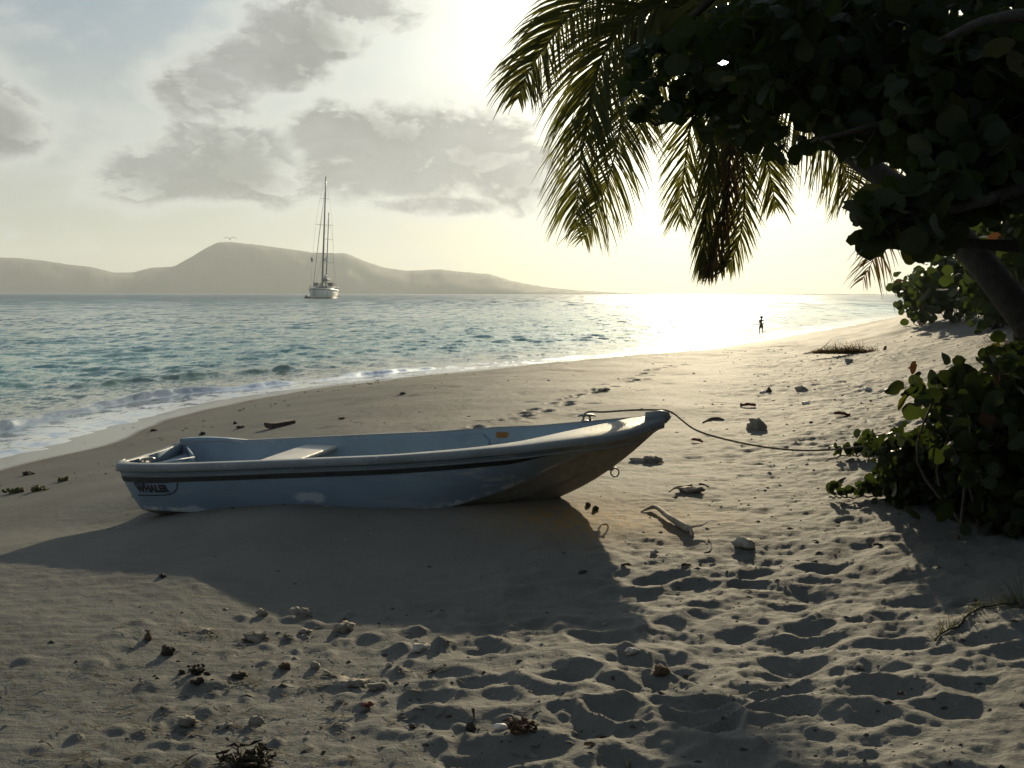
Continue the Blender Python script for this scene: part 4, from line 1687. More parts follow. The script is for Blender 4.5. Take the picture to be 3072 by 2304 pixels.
def build_palm():
    trunk_px = [(1120, 455, 6.9), (1068, 376, 7.1), (1014, 304, 7.5), (977, 258, 8.0), (945, 224, 8.5), (912, 197, 8.9), (878, 174, 9.35), (845, 148, 9.8), (812, 118, 10.3), (775, 85, 10.7), (748, 62, 11.0)]
    P = [at(*p) for p in trunk_px]
    b0 = P[0]
    root = empty('palm_tree', (0, 0, 0))
    tag(root, 'leaning coconut palm with drooping fronds backlit by the sun', 'palm tree')
    C_ = catmull([tuple(p) for p in P], 6)
    n = len(C_)
    mb = MB()
    rad = []
    for i in range(n):
        t = i / (n - 1)
        rad.append((0.125 - 0.035 * t ** 0.8) + 0.03 * max(0, 1 - t * 6) + (0.004 if i % 2 else -0.002))
    mb.tube(C_, rad, 14)
    # fibrous boot at the crown
    mb.build('trunk', M['palm_bark'], root)
    mb = MB()
    cr = P[-1]
    for k in range(16):
        a = k / 16 * 6.28
        d = Vector((math.cos(a), 0.6 * math.sin(a), random.uniform(-0.4, 0.7))).normalized()
        mb.tube([cr - Vector((0, 0, .15)), cr + d * .16, cr + d * .36], [.06, .045, .02], 5)
    mb.build('crown_fibre', M['palm_bark'], root)
    fr = lambda *a, **k: frond(root, *a, **k)
    # the tall left frond, rib running out over the top of the picture
    fr([(748, 55, 11), (700, 5, 10.7), (650, -16, 10.4), (602, -8, 10.2), (570, 16, 10.0), (549, 42, 9.9), (531, 68, 9.8), (521, 90, 9.7), (517, 100, 9.7)], 10, 170, 0.50, (0.9, 1.1), droop=.75, seed=1, spread=.70)
    fr([(748, 50, 11), (715, 15, 10.8), (680, -2, 10.5), (640, 8, 10.3), (612, 40, 10.2), (596, 75, 10.1), (590, 110, 10), (588, 140, 10)], 10, 90, 0.75, (.9, 1), droop=.8, seed=21, spread=.5)
    fr([(745, 55, 11), (690, 10, 10.6), (640, 12, 10.2), (606, 50, 10.0), (592, 95, 9.9), (584, 140, 9.9), (579, 180, 9.9), (576, 225, 9.9)], 10, 120, 0.60, (1, 1), droop=.6, seed=2, spread=.6)
    fr([(742, 60, 11), (690, 30, 10.8), (645, 45, 10.6), (626, 90, 10.5), (618, 140, 10.4), (608, 180, 10.4), (597, 210, 10.4), (584, 240, 10.4)], 10, 110, 0.50, (1, 1), droop=.62, seed=3)
    fr([(744, 60, 11), (716, 60, 11.2), (698, 95, 11.4), (690, 130, 11.5), (685, 165, 11.5), (681, 200, 11.5), (680, 222, 11.5)], 11, 80, 0.42, (1, 1), droop=.42, seed=4, spread=.5)
    fr([(745, 62, 11), (722, 85, 10.8), (712, 130, 10.6), (709, 180, 10.5), (705, 225, 10.5), (702, 272, 10.5)], 10.6, 100, 0.36, (1, 1), droop=.75, seed=5, spread=.28)
    fr([(745, 62, 11), (740, 105, 10.8), (743, 160, 10.6), (744, 210, 10.5), (736, 250, 10.5), (722, 272, 10.4)], 10.6, 90, 0.44, (.6, 1), droop=.6, seed=6, spread=.5)
    fr([(745, 62, 11), (734, 110, 10.8), (730, 160, 10.6), (726, 205, 10.5), (717, 245, 10.5), (708, 275, 10.4)], 10.6, 100, 0.34, (1, 1), mat='palm_dry', droop=.85, seed=7, spread=.3)
    fr([(747, 60, 11), (756, 105, 11.3), (765, 150, 11.5), (772, 185, 11.6), (776, 208, 11.7)], 11.5, 70, 0.40, (1, 1), droop=.5, seed=8, spread=.5)
    fr([(748, 60, 11), (772, 92, 11.3), (800, 118, 11.6), (828, 145, 11.8), (846, 172, 12), (852, 200, 12)], 11.6, 90, 0.55, (1, 1), droop=.6, seed=9, spread=.7)
    fr([(750, 58, 11), (800, 100, 11.6), (850, 140, 12.0), (880, 190, 12.2), (882, 232, 12.3), (872, 262, 12.3), (862, 280, 12.3)], 12, 90, 0.50, (1, 1), mat='palm_dry', droop=.5, seed=10, spread=.6)
    fr([(750, 55, 11), (820, 70, 11.6), (875, 110, 12.0), (905, 150, 12.2), (918, 175, 12.3)], 12, 80, 0.46, (1, 1), droop=.6, seed=11)
    fr([(750, 50, 11), (810, 20, 11.3), (870, 20, 11.7), (930, 60, 12), (960, 110, 12.3)], 12, 80, 0.6, (1, 1), droop=.6, seed=12)
    fr([(748, 48, 11), (790, -20, 10.6), (850, -50, 10.2), (920, -40, 9.8)], 10, 70, 0.6, (1, 1), droop=.5, seed=13)
    fr([(748, 48, 11), (740, 0, 10.0), (730, -30, 9.2), (715, -30, 8.4)], 10, 70, 0.6, (1, 1), droop=.6, seed=14)
    fr([(746, 50, 11), (740, 0, 12.0), (735, -20, 13.0), (725, -10, 13.8)], 12, 70, 0.6, (1, 1), droop=.6, seed=15)
    fr([(746, 55, 11), (700, 40, 11.6), (665, 60, 12.2), (645, 100, 12.6), (640, 140, 12.8)], 12, 80, 0.5, (1, 1), droop=.6, seed=16)
    fr([(747, 60, 11), (745, 75, 11.8), (752, 100, 12.4), (770, 135, 12.8)], 12, 70, 0.5, (1, 1), droop=.6, seed=17)


build_palm()


def grape_leaf_mesh(name, fold=0.18, cup=0.12, seed=0):
    """round sea grape leaf, unit radius, stalk at -Y"""
    rnd = random.Random(seed)
    n = 9
    V = [(0, -0.86, 0), (0, -0.25, 0.02), (0, 0.4, 0.0), (0, 0.98, -cup)]
    F = []
    for s in (-1, 1):
        rim = []
        for k in range(1, n - 1):
            a = -math.pi / 2 + math.pi * k / (n - 1)
            r = 1 + rnd.uniform(-.04, .04)
            x, y = s * math.cos(a) * 1.04 * r, math.sin(a) * 0.98 * r
            if k == 1: y -= 0.05
            z = abs(x) * fold - cup * (x * x + y * y) + rnd.uniform(-.03, .03)
            rim.append(len(V))
            V.append((x, y, z))
        chain = [0] + rim + [3]
        spine = [0, 0, 1, 1, 2, 2, 2, 3, 3]
        for k in range(len(chain) - 1):
            a, b_ = chain[k], chain[k + 1]
            sa, sb = spine[min(k, 8)], spine[min(k + 1, 8)]
            f = [a, b_, sb] if sa == sb else [a, b_, sb, sa]
            g_ = []
            for q in f:
                if q not in g_: g_.append(q)
            if len(g_) >= 3:
                F.append(tuple(g_) if s > 0 else tuple(reversed(g_)))
    me = bpy.data.meshes.new(name)
    me.from_pydata(V, [], F)
    me.polygons.foreach_set('use_smooth', [True] * len(me.polygons))
    return me


def leaf_set(mats):
    out = []
    for i, m in enumerate(mats):
        me = grape_leaf_mesh('grape_leaf', 0.10 + 0.10 * (i % 3), 0.06 + 0.08 * (i % 2), i)
        me.materials.append(m)
        out.append(me)
    return out


LEAVES = leaf_set([M['grape']] * 6)
LEAVES_Y = leaf_set([M['grape_yellow']] * 2)
LEAVES_R = leaf_set([M['grape_red']] * 2)


def leaf_matrix(pos, size, rnd, tilt=1.0):
    nrm = Vector((rnd.gauss(0, .6), rnd.gauss(-.35, .7), rnd.gauss(0.35, .5) * tilt)).normalized()
    tq = nrm.to_track_quat('Z', 'Y').to_matrix().to_4x4()
    return Matrix.Translation(pos) @ tq @ Matrix.Rotation(rnd.uniform(0, 6.28), 4, 'Z') @ Matrix.Diagonal((size * rnd.uniform(.84, 1.08), size * rnd.uniform(.9, 1.12), size * rnd.uniform(.6, 2.2), 1))


def merge_leaves(name, mats4, meshes, rnd, m, parent):
    """many leaves past the single-object limit, joined"""
    data = []
    for me in meshes:
        co = np.array([v.co[:] for v in me.vertices])
        data.append((co, [tuple(p.vertices) for p in me.polygons]))
    V, F, off = [], [], 0
    for mt in mats4:
        co, fs = data[rnd.randrange(len(data))]
        A = np.array(mt)
        w = co @ A[:3, :3].T + A[:3, 3]
        V.append(w)
        F += [tuple(i + off for i in f) for f in fs]
        off += len(co)
    if not V:
        return None
    me = bpy.data.meshes.new(name)
    me.from_pydata(np.vstack(V).tolist(), [], F)
    me.polygons.foreach_set('use_smooth', [True] * len(me.polygons))
    o = link(name, me, m, parent)
    tag(o, kind='stuff')
    return o


def place_leaves(parent, mats4, rnd, limit=300, pY=0.02, pR=0.02, name='leaf'):
    cpos = np.array(CAM)
    def key(mt):
        t = mt.translation
        d = (t - CAM).length
        ppx = t.x / max(t.y, .1)
        inside = t.y > 0.5 and abs(ppx) < 0.53 and (t.z - 2.2) / t.y < 0.31
        return (mt.to_scale().x / d) * (1 if inside else 0.001)
    mats4 = sorted(mats4, key=key, reverse=True)
    for i, mt in enumerate(mats4[:limit]):
        r = rnd.random()
        me = LEAVES_Y[rnd.randrange(2)] if r < pY else LEAVES_R[rnd.randrange(2)] if r < pY + pR else LEAVES[rnd.randrange(6)]
        o = bpy.data.objects.new(name, me)
        COL.objects.link(o)
        o.parent = parent
        o.matrix_local = mt
    merge_leaves('foliage', mats4[limit:], LEAVES, rnd, M['grape'], parent)


def build_grape_tree():
    rnd = random.Random(4)
    root = empty('sea_grape_tree', (0, 0, 0))
    tag(root, 'dark sea grape tree with big round leaves overhanging the top right corner', 'tree')
    # limbs: from a trunk standing right of the picture
    base = Vector((5.4, 5.9, ground(5.4, 5.9) - 0.1))
    mb = MB()
    fork = Vector((5.3, 6.0, 2.6))
    mb.tube(catmull([tuple(base), (5.5, 5.9, 1.6), tuple(fork), (5.2, 6.2, 3.6), (5.0, 6.4, 4.6), (4.8, 6.6, 5.6)], 5), [0.24 - 0.006 * i for i in range(26)], 10)
    mb.build('trunk', M['bark'], root)
    tips = []
    limbs = [
        [(1150, 60, 6.3), (1000, -5, 6.6), (880, 0, 6.8), (812, 30, 7.0), (760, 70, 7.2), (700, 110, 7.4), (655, 125, 7.4)],
        [(1150, 130, 6.1), (1020, 110, 5.9), (950, 110, 5.8), (880, 125, 5.7), (820, 140, 5.7)],
        [(1150, 210, 6.0), (1040, 190, 5.4), (985, 200, 5.1), (930, 215, 4.9), (880, 222, 4.8)],
        [(1150, 60, 6.2), (1050, 20, 5.4), (990, 20, 5.0), (940, 40, 4.8)],
        [(1100, 0, 6.4), (1000, -60, 6.2), (880, -70, 6.3), (760, -40, 6.6), (700, 10, 6.9), (655, 50, 7.1), (635, 85, 7.2)],
        [(1150, 260, 6.1), (1060, 250, 5.9), (990, 245, 5.9), (930, 242, 6.0), (905, 236, 6.0)],
        [(1100, 120, 6.4), (1010, 75, 7.2), (920, 60, 7.8), (840, 70, 8.2), (790, 100, 8.4), (770, 130, 8.4)],
        [(1150, 160, 6.4), (1060, 150, 7.4), (980, 150, 8.0), (900, 165, 8.4)],
    ]
    for L in limbs:
        C_ = catmull([tuple(at(*p)) for p in L], 6)
        n = len(C_)
        mb = MB()
        mb.tube(C_, [0.055 * (1 - 0.82 * i / n) for i in range(n)], 7)
        mb.build('branch', M['bark'], root)
    tw = MB()
    CHINKS = [(708, 15, 10), (694, 8, 8), (909, 74, 7), (912, 88, 6), (962, 14, 9), (957, 20, 6), (905, 82, 6), (802, 98, 8), (786, 150, 8), (775, 120, 9), (812, 132, 8), (720, 60, 9), (742, 95, 9)] + [(rnd.uniform(665, 800), rnd.uniform(45, 165), rnd.uniform(5, 8)) for _ in range(26)] + [(rnd.uniform(820, 1010), rnd.uniform(10, 180), rnd.uniform(4, 6)) for _ in range(12)]
    mats4 = []
    def clump(cx, cy, rx, ry, y0, y1, n, size, tilt=1.0):
        for _ in range(n):
            # clusters along short twigs
            a = rnd.uniform(0, 6.28)
            q = rnd.random() ** 0.5
            ax_, ay_ = cx + rx * q * math.cos(a), cy + ry * q * math.sin(a)
            # chinks in the crown where the sky and the sun look through
            if any(math.hypot(ax_ - gx, ay_ - gy) < gr for gx, gy, gr in CHINKS):
                continue
            p = at(ax_, ay_, rnd.uniform(y0, y1))
            mats4.append(leaf_matrix(p, size * 0.80 * rnd.uniform(0.6, 1.2), rnd, tilt))
    # dense interior of the crown (photo pixel ellipses, with real depth spread)
    clump(880, 60, 165, 75, 5.8, 9.0, 1500, 0.088)
    clump(790, 50, 120, 55, 6.2, 8.8, 520, 0.085)
    clump(990, 110, 105, 95, 5.2, 8.6, 1200, 0.09)
    clump(885, 120, 75, 42, 5.8, 8.6, 380, 0.085)
    clump(905, -60, 300, 70, 5.0, 9.5, 900, 0.09)
    clump(1110, 120, 110, 190, 5.0, 8.5, 700, 0.09)
    clump(785, 120, 60, 38, 6.4, 8.0, 150, 0.08)
    clump(968, 160, 62, 42, 5.0, 7.2, 270, 0.085)
    # outer sprays that can be made out one by one
    clump(655, 62, 26, 20, 6.9, 7.3, 26, 0.075)
    clump(640, 82, 17, 36, 6.9, 7.3, 34, 0.072)
    clump(690, 92, 36, 26, 6.8, 7.4, 50, 0.072)
    clump(665, 112, 26, 10, 7.0, 7.3, 14, 0.07)
    clump(735, 122, 46, 18, 6.8, 7.4, 40, 0.07)
    clump(700, 60, 40, 40, 7.0, 7.6, 60, 0.075)
    clump(745, 70, 40, 50, 6.8, 7.6, 60, 0.075)
    clump(900, 212, 46, 24, 4.6, 5.4, 52, 0.088)
    clump(868, 216, 20, 20, 4.6, 5.0, 14, 0.10)
    clump(888, 238, 28, 12, 4.6, 4.9, 14, 0.085)
    clump(918, 232, 36, 20, 4.7, 5.4, 40, 0.088)
    clump(948, 196, 34, 30, 4.8, 5.8, 46, 0.09)
    clump(985, 190, 36, 26, 5.0, 6.0, 50, 0.09)
    # unseen leaves added over and behind the viewer to hold back sky light
    for _ in range(2600):
        a = rnd.uniform(-0.6, 3.6)
        r = rnd.uniform(0.5, 5.2)
        p = Vector((3.6 + r * math.cos(a) * 1.3, 1.2 - r * 0.9 * math.sin(a), rnd.uniform(3.7, 5.4)))
        if p.y > 0.2 and p.x < 2.6:
            continue
        mats4.append(leaf_matrix(p, 0.115 * rnd.uniform(.7, 1.25), rnd))
    place_leaves(root, mats4, rnd, 300, 0.05, 0.02)
    # twigs linking the outer sprays
    for (a, c) in (((700, 110, 7.4), (640, 60, 7.2)), ((700, 110, 7.4), (668, 150, 7.3)), ((655, 125, 7.4), (632, 100, 7.2)), ((880, 125, 5.7), (850, 165, 6.0)),
                   ((880, 222, 4.8), (860, 240, 4.7)), ((930, 215, 4.9), (870, 205, 4.7)), ((905, 236, 6.0), (868, 232, 5.9)), ((930, 242, 6), (895, 238, 6.1))):
        tw.tube([at(*a), at((a[0] + c[0]) / 2, (a[1] + c[1]) / 2 + 3, (a[2] + c[2]) / 2), at(*c)], [0.012, 0.009, 0.005], 5)
    tag(tw.build('twig', M['bark'], root), kind='stuff')


build_grape_tree()


def shrub(name, label, cx, cy, rx, ry, Y, n, size, seed, stems=7, lim=300, ground_px=None, cat='shrub', group=None, pY=0.03, pR=0.02, spread=1.2, indiv=True, skirt=0.0):
    """a bush round a point of the scene; leaves in several lobes with gaps"""
    rnd = random.Random(seed)
    c = at(cx, cy, Y)
    if True:
        foot = Vector((c.x, c.y, ground(c.x, c.y)))
    root = empty(name, (0, 0, 0))
    tag(root, label, cat, group)
    lobes = []
    for k in range(stems):
        a = 6.28 * k / stems + rnd.uniform(-.4, .4)
        q = rnd.uniform(.25, .8)
        t = at(cx + rx * q * math.cos(a), cy + ry * q * math.sin(a), Y + rnd.uniform(-spread, spread))
        lobes.append(t)
        mid = foot.lerp(t, .5) + Vector((rnd.uniform(-.2, .2), rnd.uniform(-.2, .2), -0.08 * (t - foot).length))
        mb = MB()
        L = (t - foot).length
        mb.tube(catmull([tuple(foot + Vector((rnd.uniform(-.12, .12), rnd.uniform(-.12, .12), -.06))), tuple(mid), tuple(t)], 4), [0.010 * L + .006, 0.009 * L + .005] + [0.008 * L + .004] * 3 + [0.005 * L + .003] * 3 + [0.003 * L + .002], 5)
        mb.build('stem', M['twig'], root)
    k = Y / 1000
    mats4 = []
    for i in range(n):
        if rnd.random() < skirt:
            fy = foot + Vector((rnd.uniform(-1, 1) * rx * k * 1.0, rnd.uniform(-1.1, 0.8) * spread, 0))
            p = Vector((fy.x, fy.y, ground(fy.x, fy.y) + abs(rnd.gauss(0, .16)) + size * .5))
        elif rnd.random() < 0.8:
            t = rnd.choice(lobes)
            p = t + Vector((rnd.gauss(0, rx * k * .30), rnd.gauss(0, spread * .4), rnd.gauss(0, ry * k * .30)))
        else:
            a = rnd.uniform(0, 6.28); q = rnd.random() ** .5
            p = at(cx + rx * q * math.cos(a), cy + ry * q * math.sin(a), Y + rnd.uniform(-spread, spread))
        g_ = ground(p.x, p.y) + size * .6
        if p.z < g_: p.z = g_ + abs(rnd.gauss(0, .08))
        mats4.append(leaf_matrix(p, size * rnd.uniform(.6, 1.15), rnd))
    if indiv:
        place_leaves(root, mats4, rnd, lim, pY, pR)
    else:
        merge_leaves('foliage', mats4, LEAVES, rnd, M['grape'], root)
    return root


# bushes on the dune behind the palm trunk
G_ = 'sea grape bushes on the far dune'
shrub('sea_grape_bush', 'low sea grape bush leaning over the water line left of the palm trunk', 922, 296, 26, 22, 30, 260, 0.125, 31, 8, 110, group=G_)
shrub('sea_grape_bush', 'airy sea grape bush right behind the leaning palm trunk', 955, 284, 36, 34, 27, 620, 0.12, 32, 11, 110, group=G_)
shrub('sea_grape_bush', 'taller sea grape bush between palm trunk and right picture edge', 1000, 256, 38, 66, 22, 1000, 0.12, 33, 12, 110, group=G_)
shrub('sea_grape_bush', 'dense sea grape bush at the right edge, above the palm trunk', 1030, 215, 45, 66, 17, 800, 0.12, 34, 11, 100, group=G_)
# dark thicket at the right side
shrub('sea_grape_shrub', 'sea grape shrub with large round leaves at the right edge of the sand', 962, 396, 50, 28, 6.3, 150, 0.055, 41, 8, 130, pR=.06, spread=.5, skirt=.1)
shrub('sea_grape_shrub', 'dense dark sea grape thicket filling the right edge above the vines', 1028, 445, 72, 66, 6.5, 3200, 0.052, 42, 10, 150, spread=.7, skirt=.35)
shrub('leafy_shrub', 'low dark bush into which the rope disappears', 915, 452, 40, 20, 7.1, 900, 0.036, 46, 7, 120, spread=.35, skirt=.45)
shrub('leafy_shrub', 'small leaved dark shrub low in the thicket, right of the rope end', 966, 452, 56, 34, 6.9, 1700, 0.036, 43, 9, 150, spread=.5, skirt=.4)
shrub('leafy_shrub', 'dark shrub behind the thicket at the foot of the palm trunk', 1040, 380, 44, 36, 7.6, 620, 0.05, 44, 7, 60, spread=.6)


def vine(label, path, seed, leafsize=0.045, step=0.06):
    """creeper on the sand; path in photo pixels on the ground"""
    rnd = random.Random(seed)
    pts = [on_ground(*p) for p in path]
    pts = [Vector((p.x, p.y, p.z + 0.015)) for p in pts]
    C_ = [Vector(p) for p in catmull([tuple(p) for p in pts], 8)]
    for p in C_:
        p.z = ground(p.x, p.y) + 0.012 + 0.02 * rnd.random()
    root = empty('beach_vine', tuple(pts[0]))
    inv = Matrix.Translation(-pts[0])
    tag(root, label, 'vine', 'creepers reaching out over the sand')
    mb = MB()
    mb.tube([inv @ p for p in C_], 0.006, 5)
    mb.build('stem', M['twig'], root)
    d = 0
    for a, c in zip(C_[:-1], C_[1:]):
        L = (c - a).length
        t = 0
        while d + (L - t) >= step:
            t += step - d
            d = 0
            p = a.lerp(c, min(t / L, 1))
            for _ in range(rnd.choice((1, 2, 2, 3))):
                h = rnd.uniform(0.025, 0.11)
                q = p + Vector((rnd.gauss(0, .03), rnd.gauss(0, .03), h))
                o = bpy.data.objects.new('leaf', LEAVES[rnd.randrange(6)])
                COL.objects.link(o)
                o.parent = root
                o.matrix_local = inv @ leaf_matrix(q, leafsize * rnd.uniform(.6, 1.1), rnd, .6)
        d += L - t
    return root


vine('upper green creeper whose tip points left, nearest the rope', [(905, 468), (880, 462), (862, 458), (845, 458), (828, 462)], 51, 0.042, 0.030)
vine('leafy creeper just behind the tip of the upper creeper', [(925, 455), (900, 452), (880, 449), (862, 447)], 52, 0.044, 0.04)
vine('lower green creeper trailing left over the sand below the thicket', [(985, 470), (950, 482), (915, 490), (880, 497), (850, 501), (832, 500)], 53, 0.036, 0.026)
vine('short creeper beside the dark mass right of the lower creeper', [(1010, 480), (985, 476), (955, 472), (925, 470)], 54, 0.040, 0.045)


def grass_tuft(label, px, py, n, h, spread, seed, dry=False, lean=(0, 0)):
    rnd = random.Random(seed)
    f = on_ground(px, py)
    root = empty('grass_tuft', tuple(f))
    tag(root, label, 'grass tuft')
    V, F = [], []
    for k in range(n):
        a = rnd.uniform(0, 6.28)
        b0 = Vector((math.cos(a), math.sin(a), 0)) * rnd.uniform(0, spread * .5)
        d = Vector((math.cos(a) * rnd.uniform(.2, 1.1) + lean[0], math.sin(a) * rnd.uniform(.2, 1.1) + lean[1], rnd.uniform(.5, 1))).normalized()
        L = h * rnd.uniform(.5, 1.1)
        w = 0.0035 * (h / 0.25) ** .5
        s_ = d.cross(Vector((0, 0, 1))).normalized()
        o_ = len(V)
        p = b0 + Vector((0, 0, -.02))
        for i in range(5):
            ww = w * (1 - i / 4) + .0005
            V += [tuple(p - s_ * ww), tuple(p + s_ * ww)]
            p = p + d * L / 4
            d = (d + Vector((0, 0, -.20))).normalized()
        F += [(o_ + i * 2, o_ + i * 2 + 1, o_ + i * 2 + 3, o_ + i * 2 + 2) for i in range(4)]
    me = bpy.data.meshes.new('blade')
    me.from_pydata(V, [], F)
    o = link('blade', me, M['dry_grass'] if dry else M['grass'], root)
    tag(o, kind='stuff')
    rb = MB()
    rb.tube([(0, 0, -.03), (0, 0, .03)], [spread * .25, spread * .12], 6)
    rb.build('root_clump', M['twig'], root)


grass_tuft('spiky green grass tuft on the sand below the vines at right', 990, 528, 46, 0.24, 0.18, 61, lean=(-.3, 0))
grass_tuft('small grass sprig left of the spiky tuft', 958, 540, 14, 0.16, 0.08, 62, lean=(-.6, 0))
grass_tuft('grass tuft at the right edge, above the trailing runner', 1022, 608, 26, 0.26, 0.10, 63, lean=(-.3, 0))
grass_tuft('thin grass sprout on the trailing runner', 975, 604, 10, 0.10, 0.05, 64, lean=(-.5, 0))
grass_tuft('single thin blades at the bottom centre of the sand', 630, 768, 3, 0.10, 0.02, 65)
grass_tuft('yellowish grass clump at the foot of the palm, upper one', 998, 352, 160, 0.42, 0.5, 66, True)
grass_tuft('brownish grass clump under the palm, right edge', 1016, 372, 200, 0.42, 0.6, 67, True)
grass_tuft('dry grass tuft between the round leaved shrub and the thicket', 948, 436, 70, 0.22, 0.3, 68, True)


def runner():
    pts = [on_ground(*p) for p in ((935, 642), (950, 630), (968, 616), (985, 608), (1005, 605), (1024, 603))]
    C_ = catmull([tuple(p + Vector((0, 0, .01))) for p in pts], 6)
    C_ = [(x, y, ground(x, y) + .008) for x, y, z in C_]
    mb = MB()
    mb.tube(C_, 0.006, 5)
    root = mb.build('grass_runner', M['twig'])
    tag(root, 'thin brown grass runner creeping over the sand at the right edge', 'runner')
    V, F = [], []
    rnd = random.Random(3)
    for i, p in enumerate(C_):
        for _ in range(2):
            d = Vector((rnd.uniform(-.8, .5), rnd.uniform(-.3, .3), rnd.uniform(.3, 1))).normalized()
            L = rnd.uniform(.03, .09)
            s_ = Vector((.003, .001, 0))
            o_ = len(V)
            p0 = Vector(p)
            V += [tuple(p0 - s_), tuple(p0 + s_), tuple(p0 + d * L)]
            F.append((o_, o_ + 1, o_ + 2))
    me = bpy.data.meshes.new('blade')
    me.from_pydata(V, [], F)
    tag(link('blade', me, M['grass'], root), kind='stuff')


runner()

# ------------------------------------------------------------------ things lying on the sand
M['coral'] = simple_mat('coral_stone', (0.30, 0.27, 0.22), (0.20, 0.175, 0.14), 0.85, 14, 0.8, 60)
M['coral_white'] = simple_mat('bleached_coral', (0.50, 0.48, 0.42), (0.36, 0.33, 0.28), 0.85, 14, 0.8, 60)
M['dark_bit'] = simple_mat('dark_husk', (0.06, 0.045, 0.032), (0.035, 0.028, 0.022), 0.85, 25, 0.6, 80)
M['brown_bit'] = simple_mat('brown_husk', (0.13, 0.08, 0.045), (0.08, 0.05, 0.03), 0.85, 25, 0.6, 80)
M['red_bit'] = simple_mat('rusty_leaf', (0.22, 0.045, 0.02), (0.13, 0.035, 0.02), 0.7, 30)
M['shell'] = simple_mat('white_shell', (0.70, 0.68, 0.62), (0.55, 0.52, 0.46), 0.5, 20)
M['drift'] = simple_mat('driftwood', (0.42, 0.38, 0.31), (0.26, 0.22, 0.17), 0.8, 10, 0.6, 50)
M['plank'] = simple_mat('wet_plank', (0.085, 0.055, 0.04), (0.05, 0.035, 0.028), 0.7, 12, 0.5, 40)
M['weed'] = simple_mat('sea_weed', (0.045, 0.036, 0.016), (0.028, 0.022, 0.012), 0.85, 30, 0.4, 90)
M['weed_green'] = simple_mat('sea_weed_yellow', (0.11, 0.105, 0.025), (0.06, 0.05, 0.02), 0.85, 30, 0.4, 90)


def lump_mesh(name, sx, sy, sz, seed, rough=0.35, spikes=0.0, sub=3):
    bm = bmesh.new()
    bmesh.ops.create_icosphere(bm, subdivisions=sub, radius=1.0)
    rnd = random.Random(seed)
    ph = [rnd.uniform(0, 50) for _ in range(3)]
    for v in bm.verts:
        c = v.co
        d = float(fbm(np.array([c.x * 1.3 + ph[0] + c.z]), np.array([c.y * 1.3 + ph[1] - c.z * .7]), 3, 2)[0])
        d2 = float(fbm(np.array([c.x * 4.1 + ph[1] + c.z * 2]), np.array([c.y * 4.1 + ph[2] - c.z * 3]), 3, 6)[0])
        s = 1 + rough * d + rough * 0.45 * d2 + spikes * max(0, rnd.gauss(0, 1))
        v.co = Vector((c.x * sx * s, c.y * sy * s, max(c.z, -0.45) * sz * s))
    me = bpy.data.meshes.new(name)
    bm.to_mesh(me)
    bm.free()
    me.polygons.foreach_set('use_smooth', [True] * len(me.polygons))
    return me


def lump(name, label, cat, px, py, w, h, m, seed, rough=0.35, spikes=0.0, group=None, deep=0.7):
    """w, h: width and height in photo pixels (1024 wide)"""
    f = on_ground(px, py)
    k = (f - CAM).length / 1000
    w, h = w * 0.85, h * 0.85
    me = lump_mesh(name, w * k / 2, w * k / 2 * deep, h * k / 1.45, seed, rough, spikes)
    o = link(name, me, m, None, (f.x, f.y, f.z + h * k * 0.25))
    o.rotation_euler = (0, 0, random.Random(seed).uniform(-.6, .6))
    tag(o, label, cat, group)
    return o


def litter_pile(name, label, cat, px, py, w, h, m, seed, n=40):
    """a tangle of stringy bits"""
    rnd = random.Random(seed)
    f = on_ground(px, py)
    k = (f - CAM).length / 1000
    mb = MB()
    for i in range(n):
        p = Vector((rnd.gauss(0, w * k * .26), rnd.gauss(0, w * k * .2), abs(rnd.gauss(0, h * k * .4))))
        d = Vector((rnd.gauss(0, 1), rnd.gauss(0, 1), rnd.gauss(0, .5))).normalized() * w * k * rnd.uniform(.08, .22)
        q = Vector((rnd.gauss(0, 1), rnd.gauss(0, 1), rnd.gauss(0, .6))).normalized() * w * k * .08
        mb.tube([p - d, p + q, p + d], [.2 * k * 3, .6 * k * 3, .2 * k * 3], 4)
    o = mb.build(name, m)
    me2 = lump_mesh(name, w * k * .36, w * k * .28, h * k * .5, seed, 0.6, 0.1)
    # core of the tangle joined to it
    bm = bmesh.new()
    bm.from_mesh(o.data)
    bm.from_mesh(me2)
    bm.to_mesh(o.data)
    bm.free()
    o.location = (f.x, f.y, f.z + .005)
    tag(o, label, cat)
    return o


def leaf_scrap(name, label, px, py, w, m, seed, cat='dry leaf'):
    rnd = random.Random(seed)
    f = on_ground(px, py)
    k = (f - CAM).length / 1000
    r = w * k / 2
    V, F = [], []
    n = 10
    for i in range(n + 1):
        t = i / n
        wd = math.sin(math.pi * min(max(t, .02), .98)) ** .8 * r * .55
        cz = math.sin(t * 3.1) * r * .12
        V += [(-r + 2 * r * t, -wd, cz + r * .28), (-r + 2 * r * t, 0, cz), (-r + 2 * r * t, wd, cz + r * .33 + rnd.uniform(-.1, .1) * r)]
    for i in range(n):
        for j in range(2):
            F.append((i * 3 + j, i * 3 + 3 + j, i * 3 + 4 + j, i * 3 + 1 + j))
    me = bpy.data.meshes.new(name)
    me.from_pydata(V, [], F)
    o = link(name, me, m, None, (f.x, f.y, f.z + r * .08))
    o.rotation_euler = (rnd.uniform(-.2, .2), rnd.uniform(-.2, .2), rnd.uniform(-.6, .6))
    sol = o.modifiers.new('thickness', 'SOLIDIFY')
    sol.thickness = 0.0025
    tag(o, label, cat)
    return o


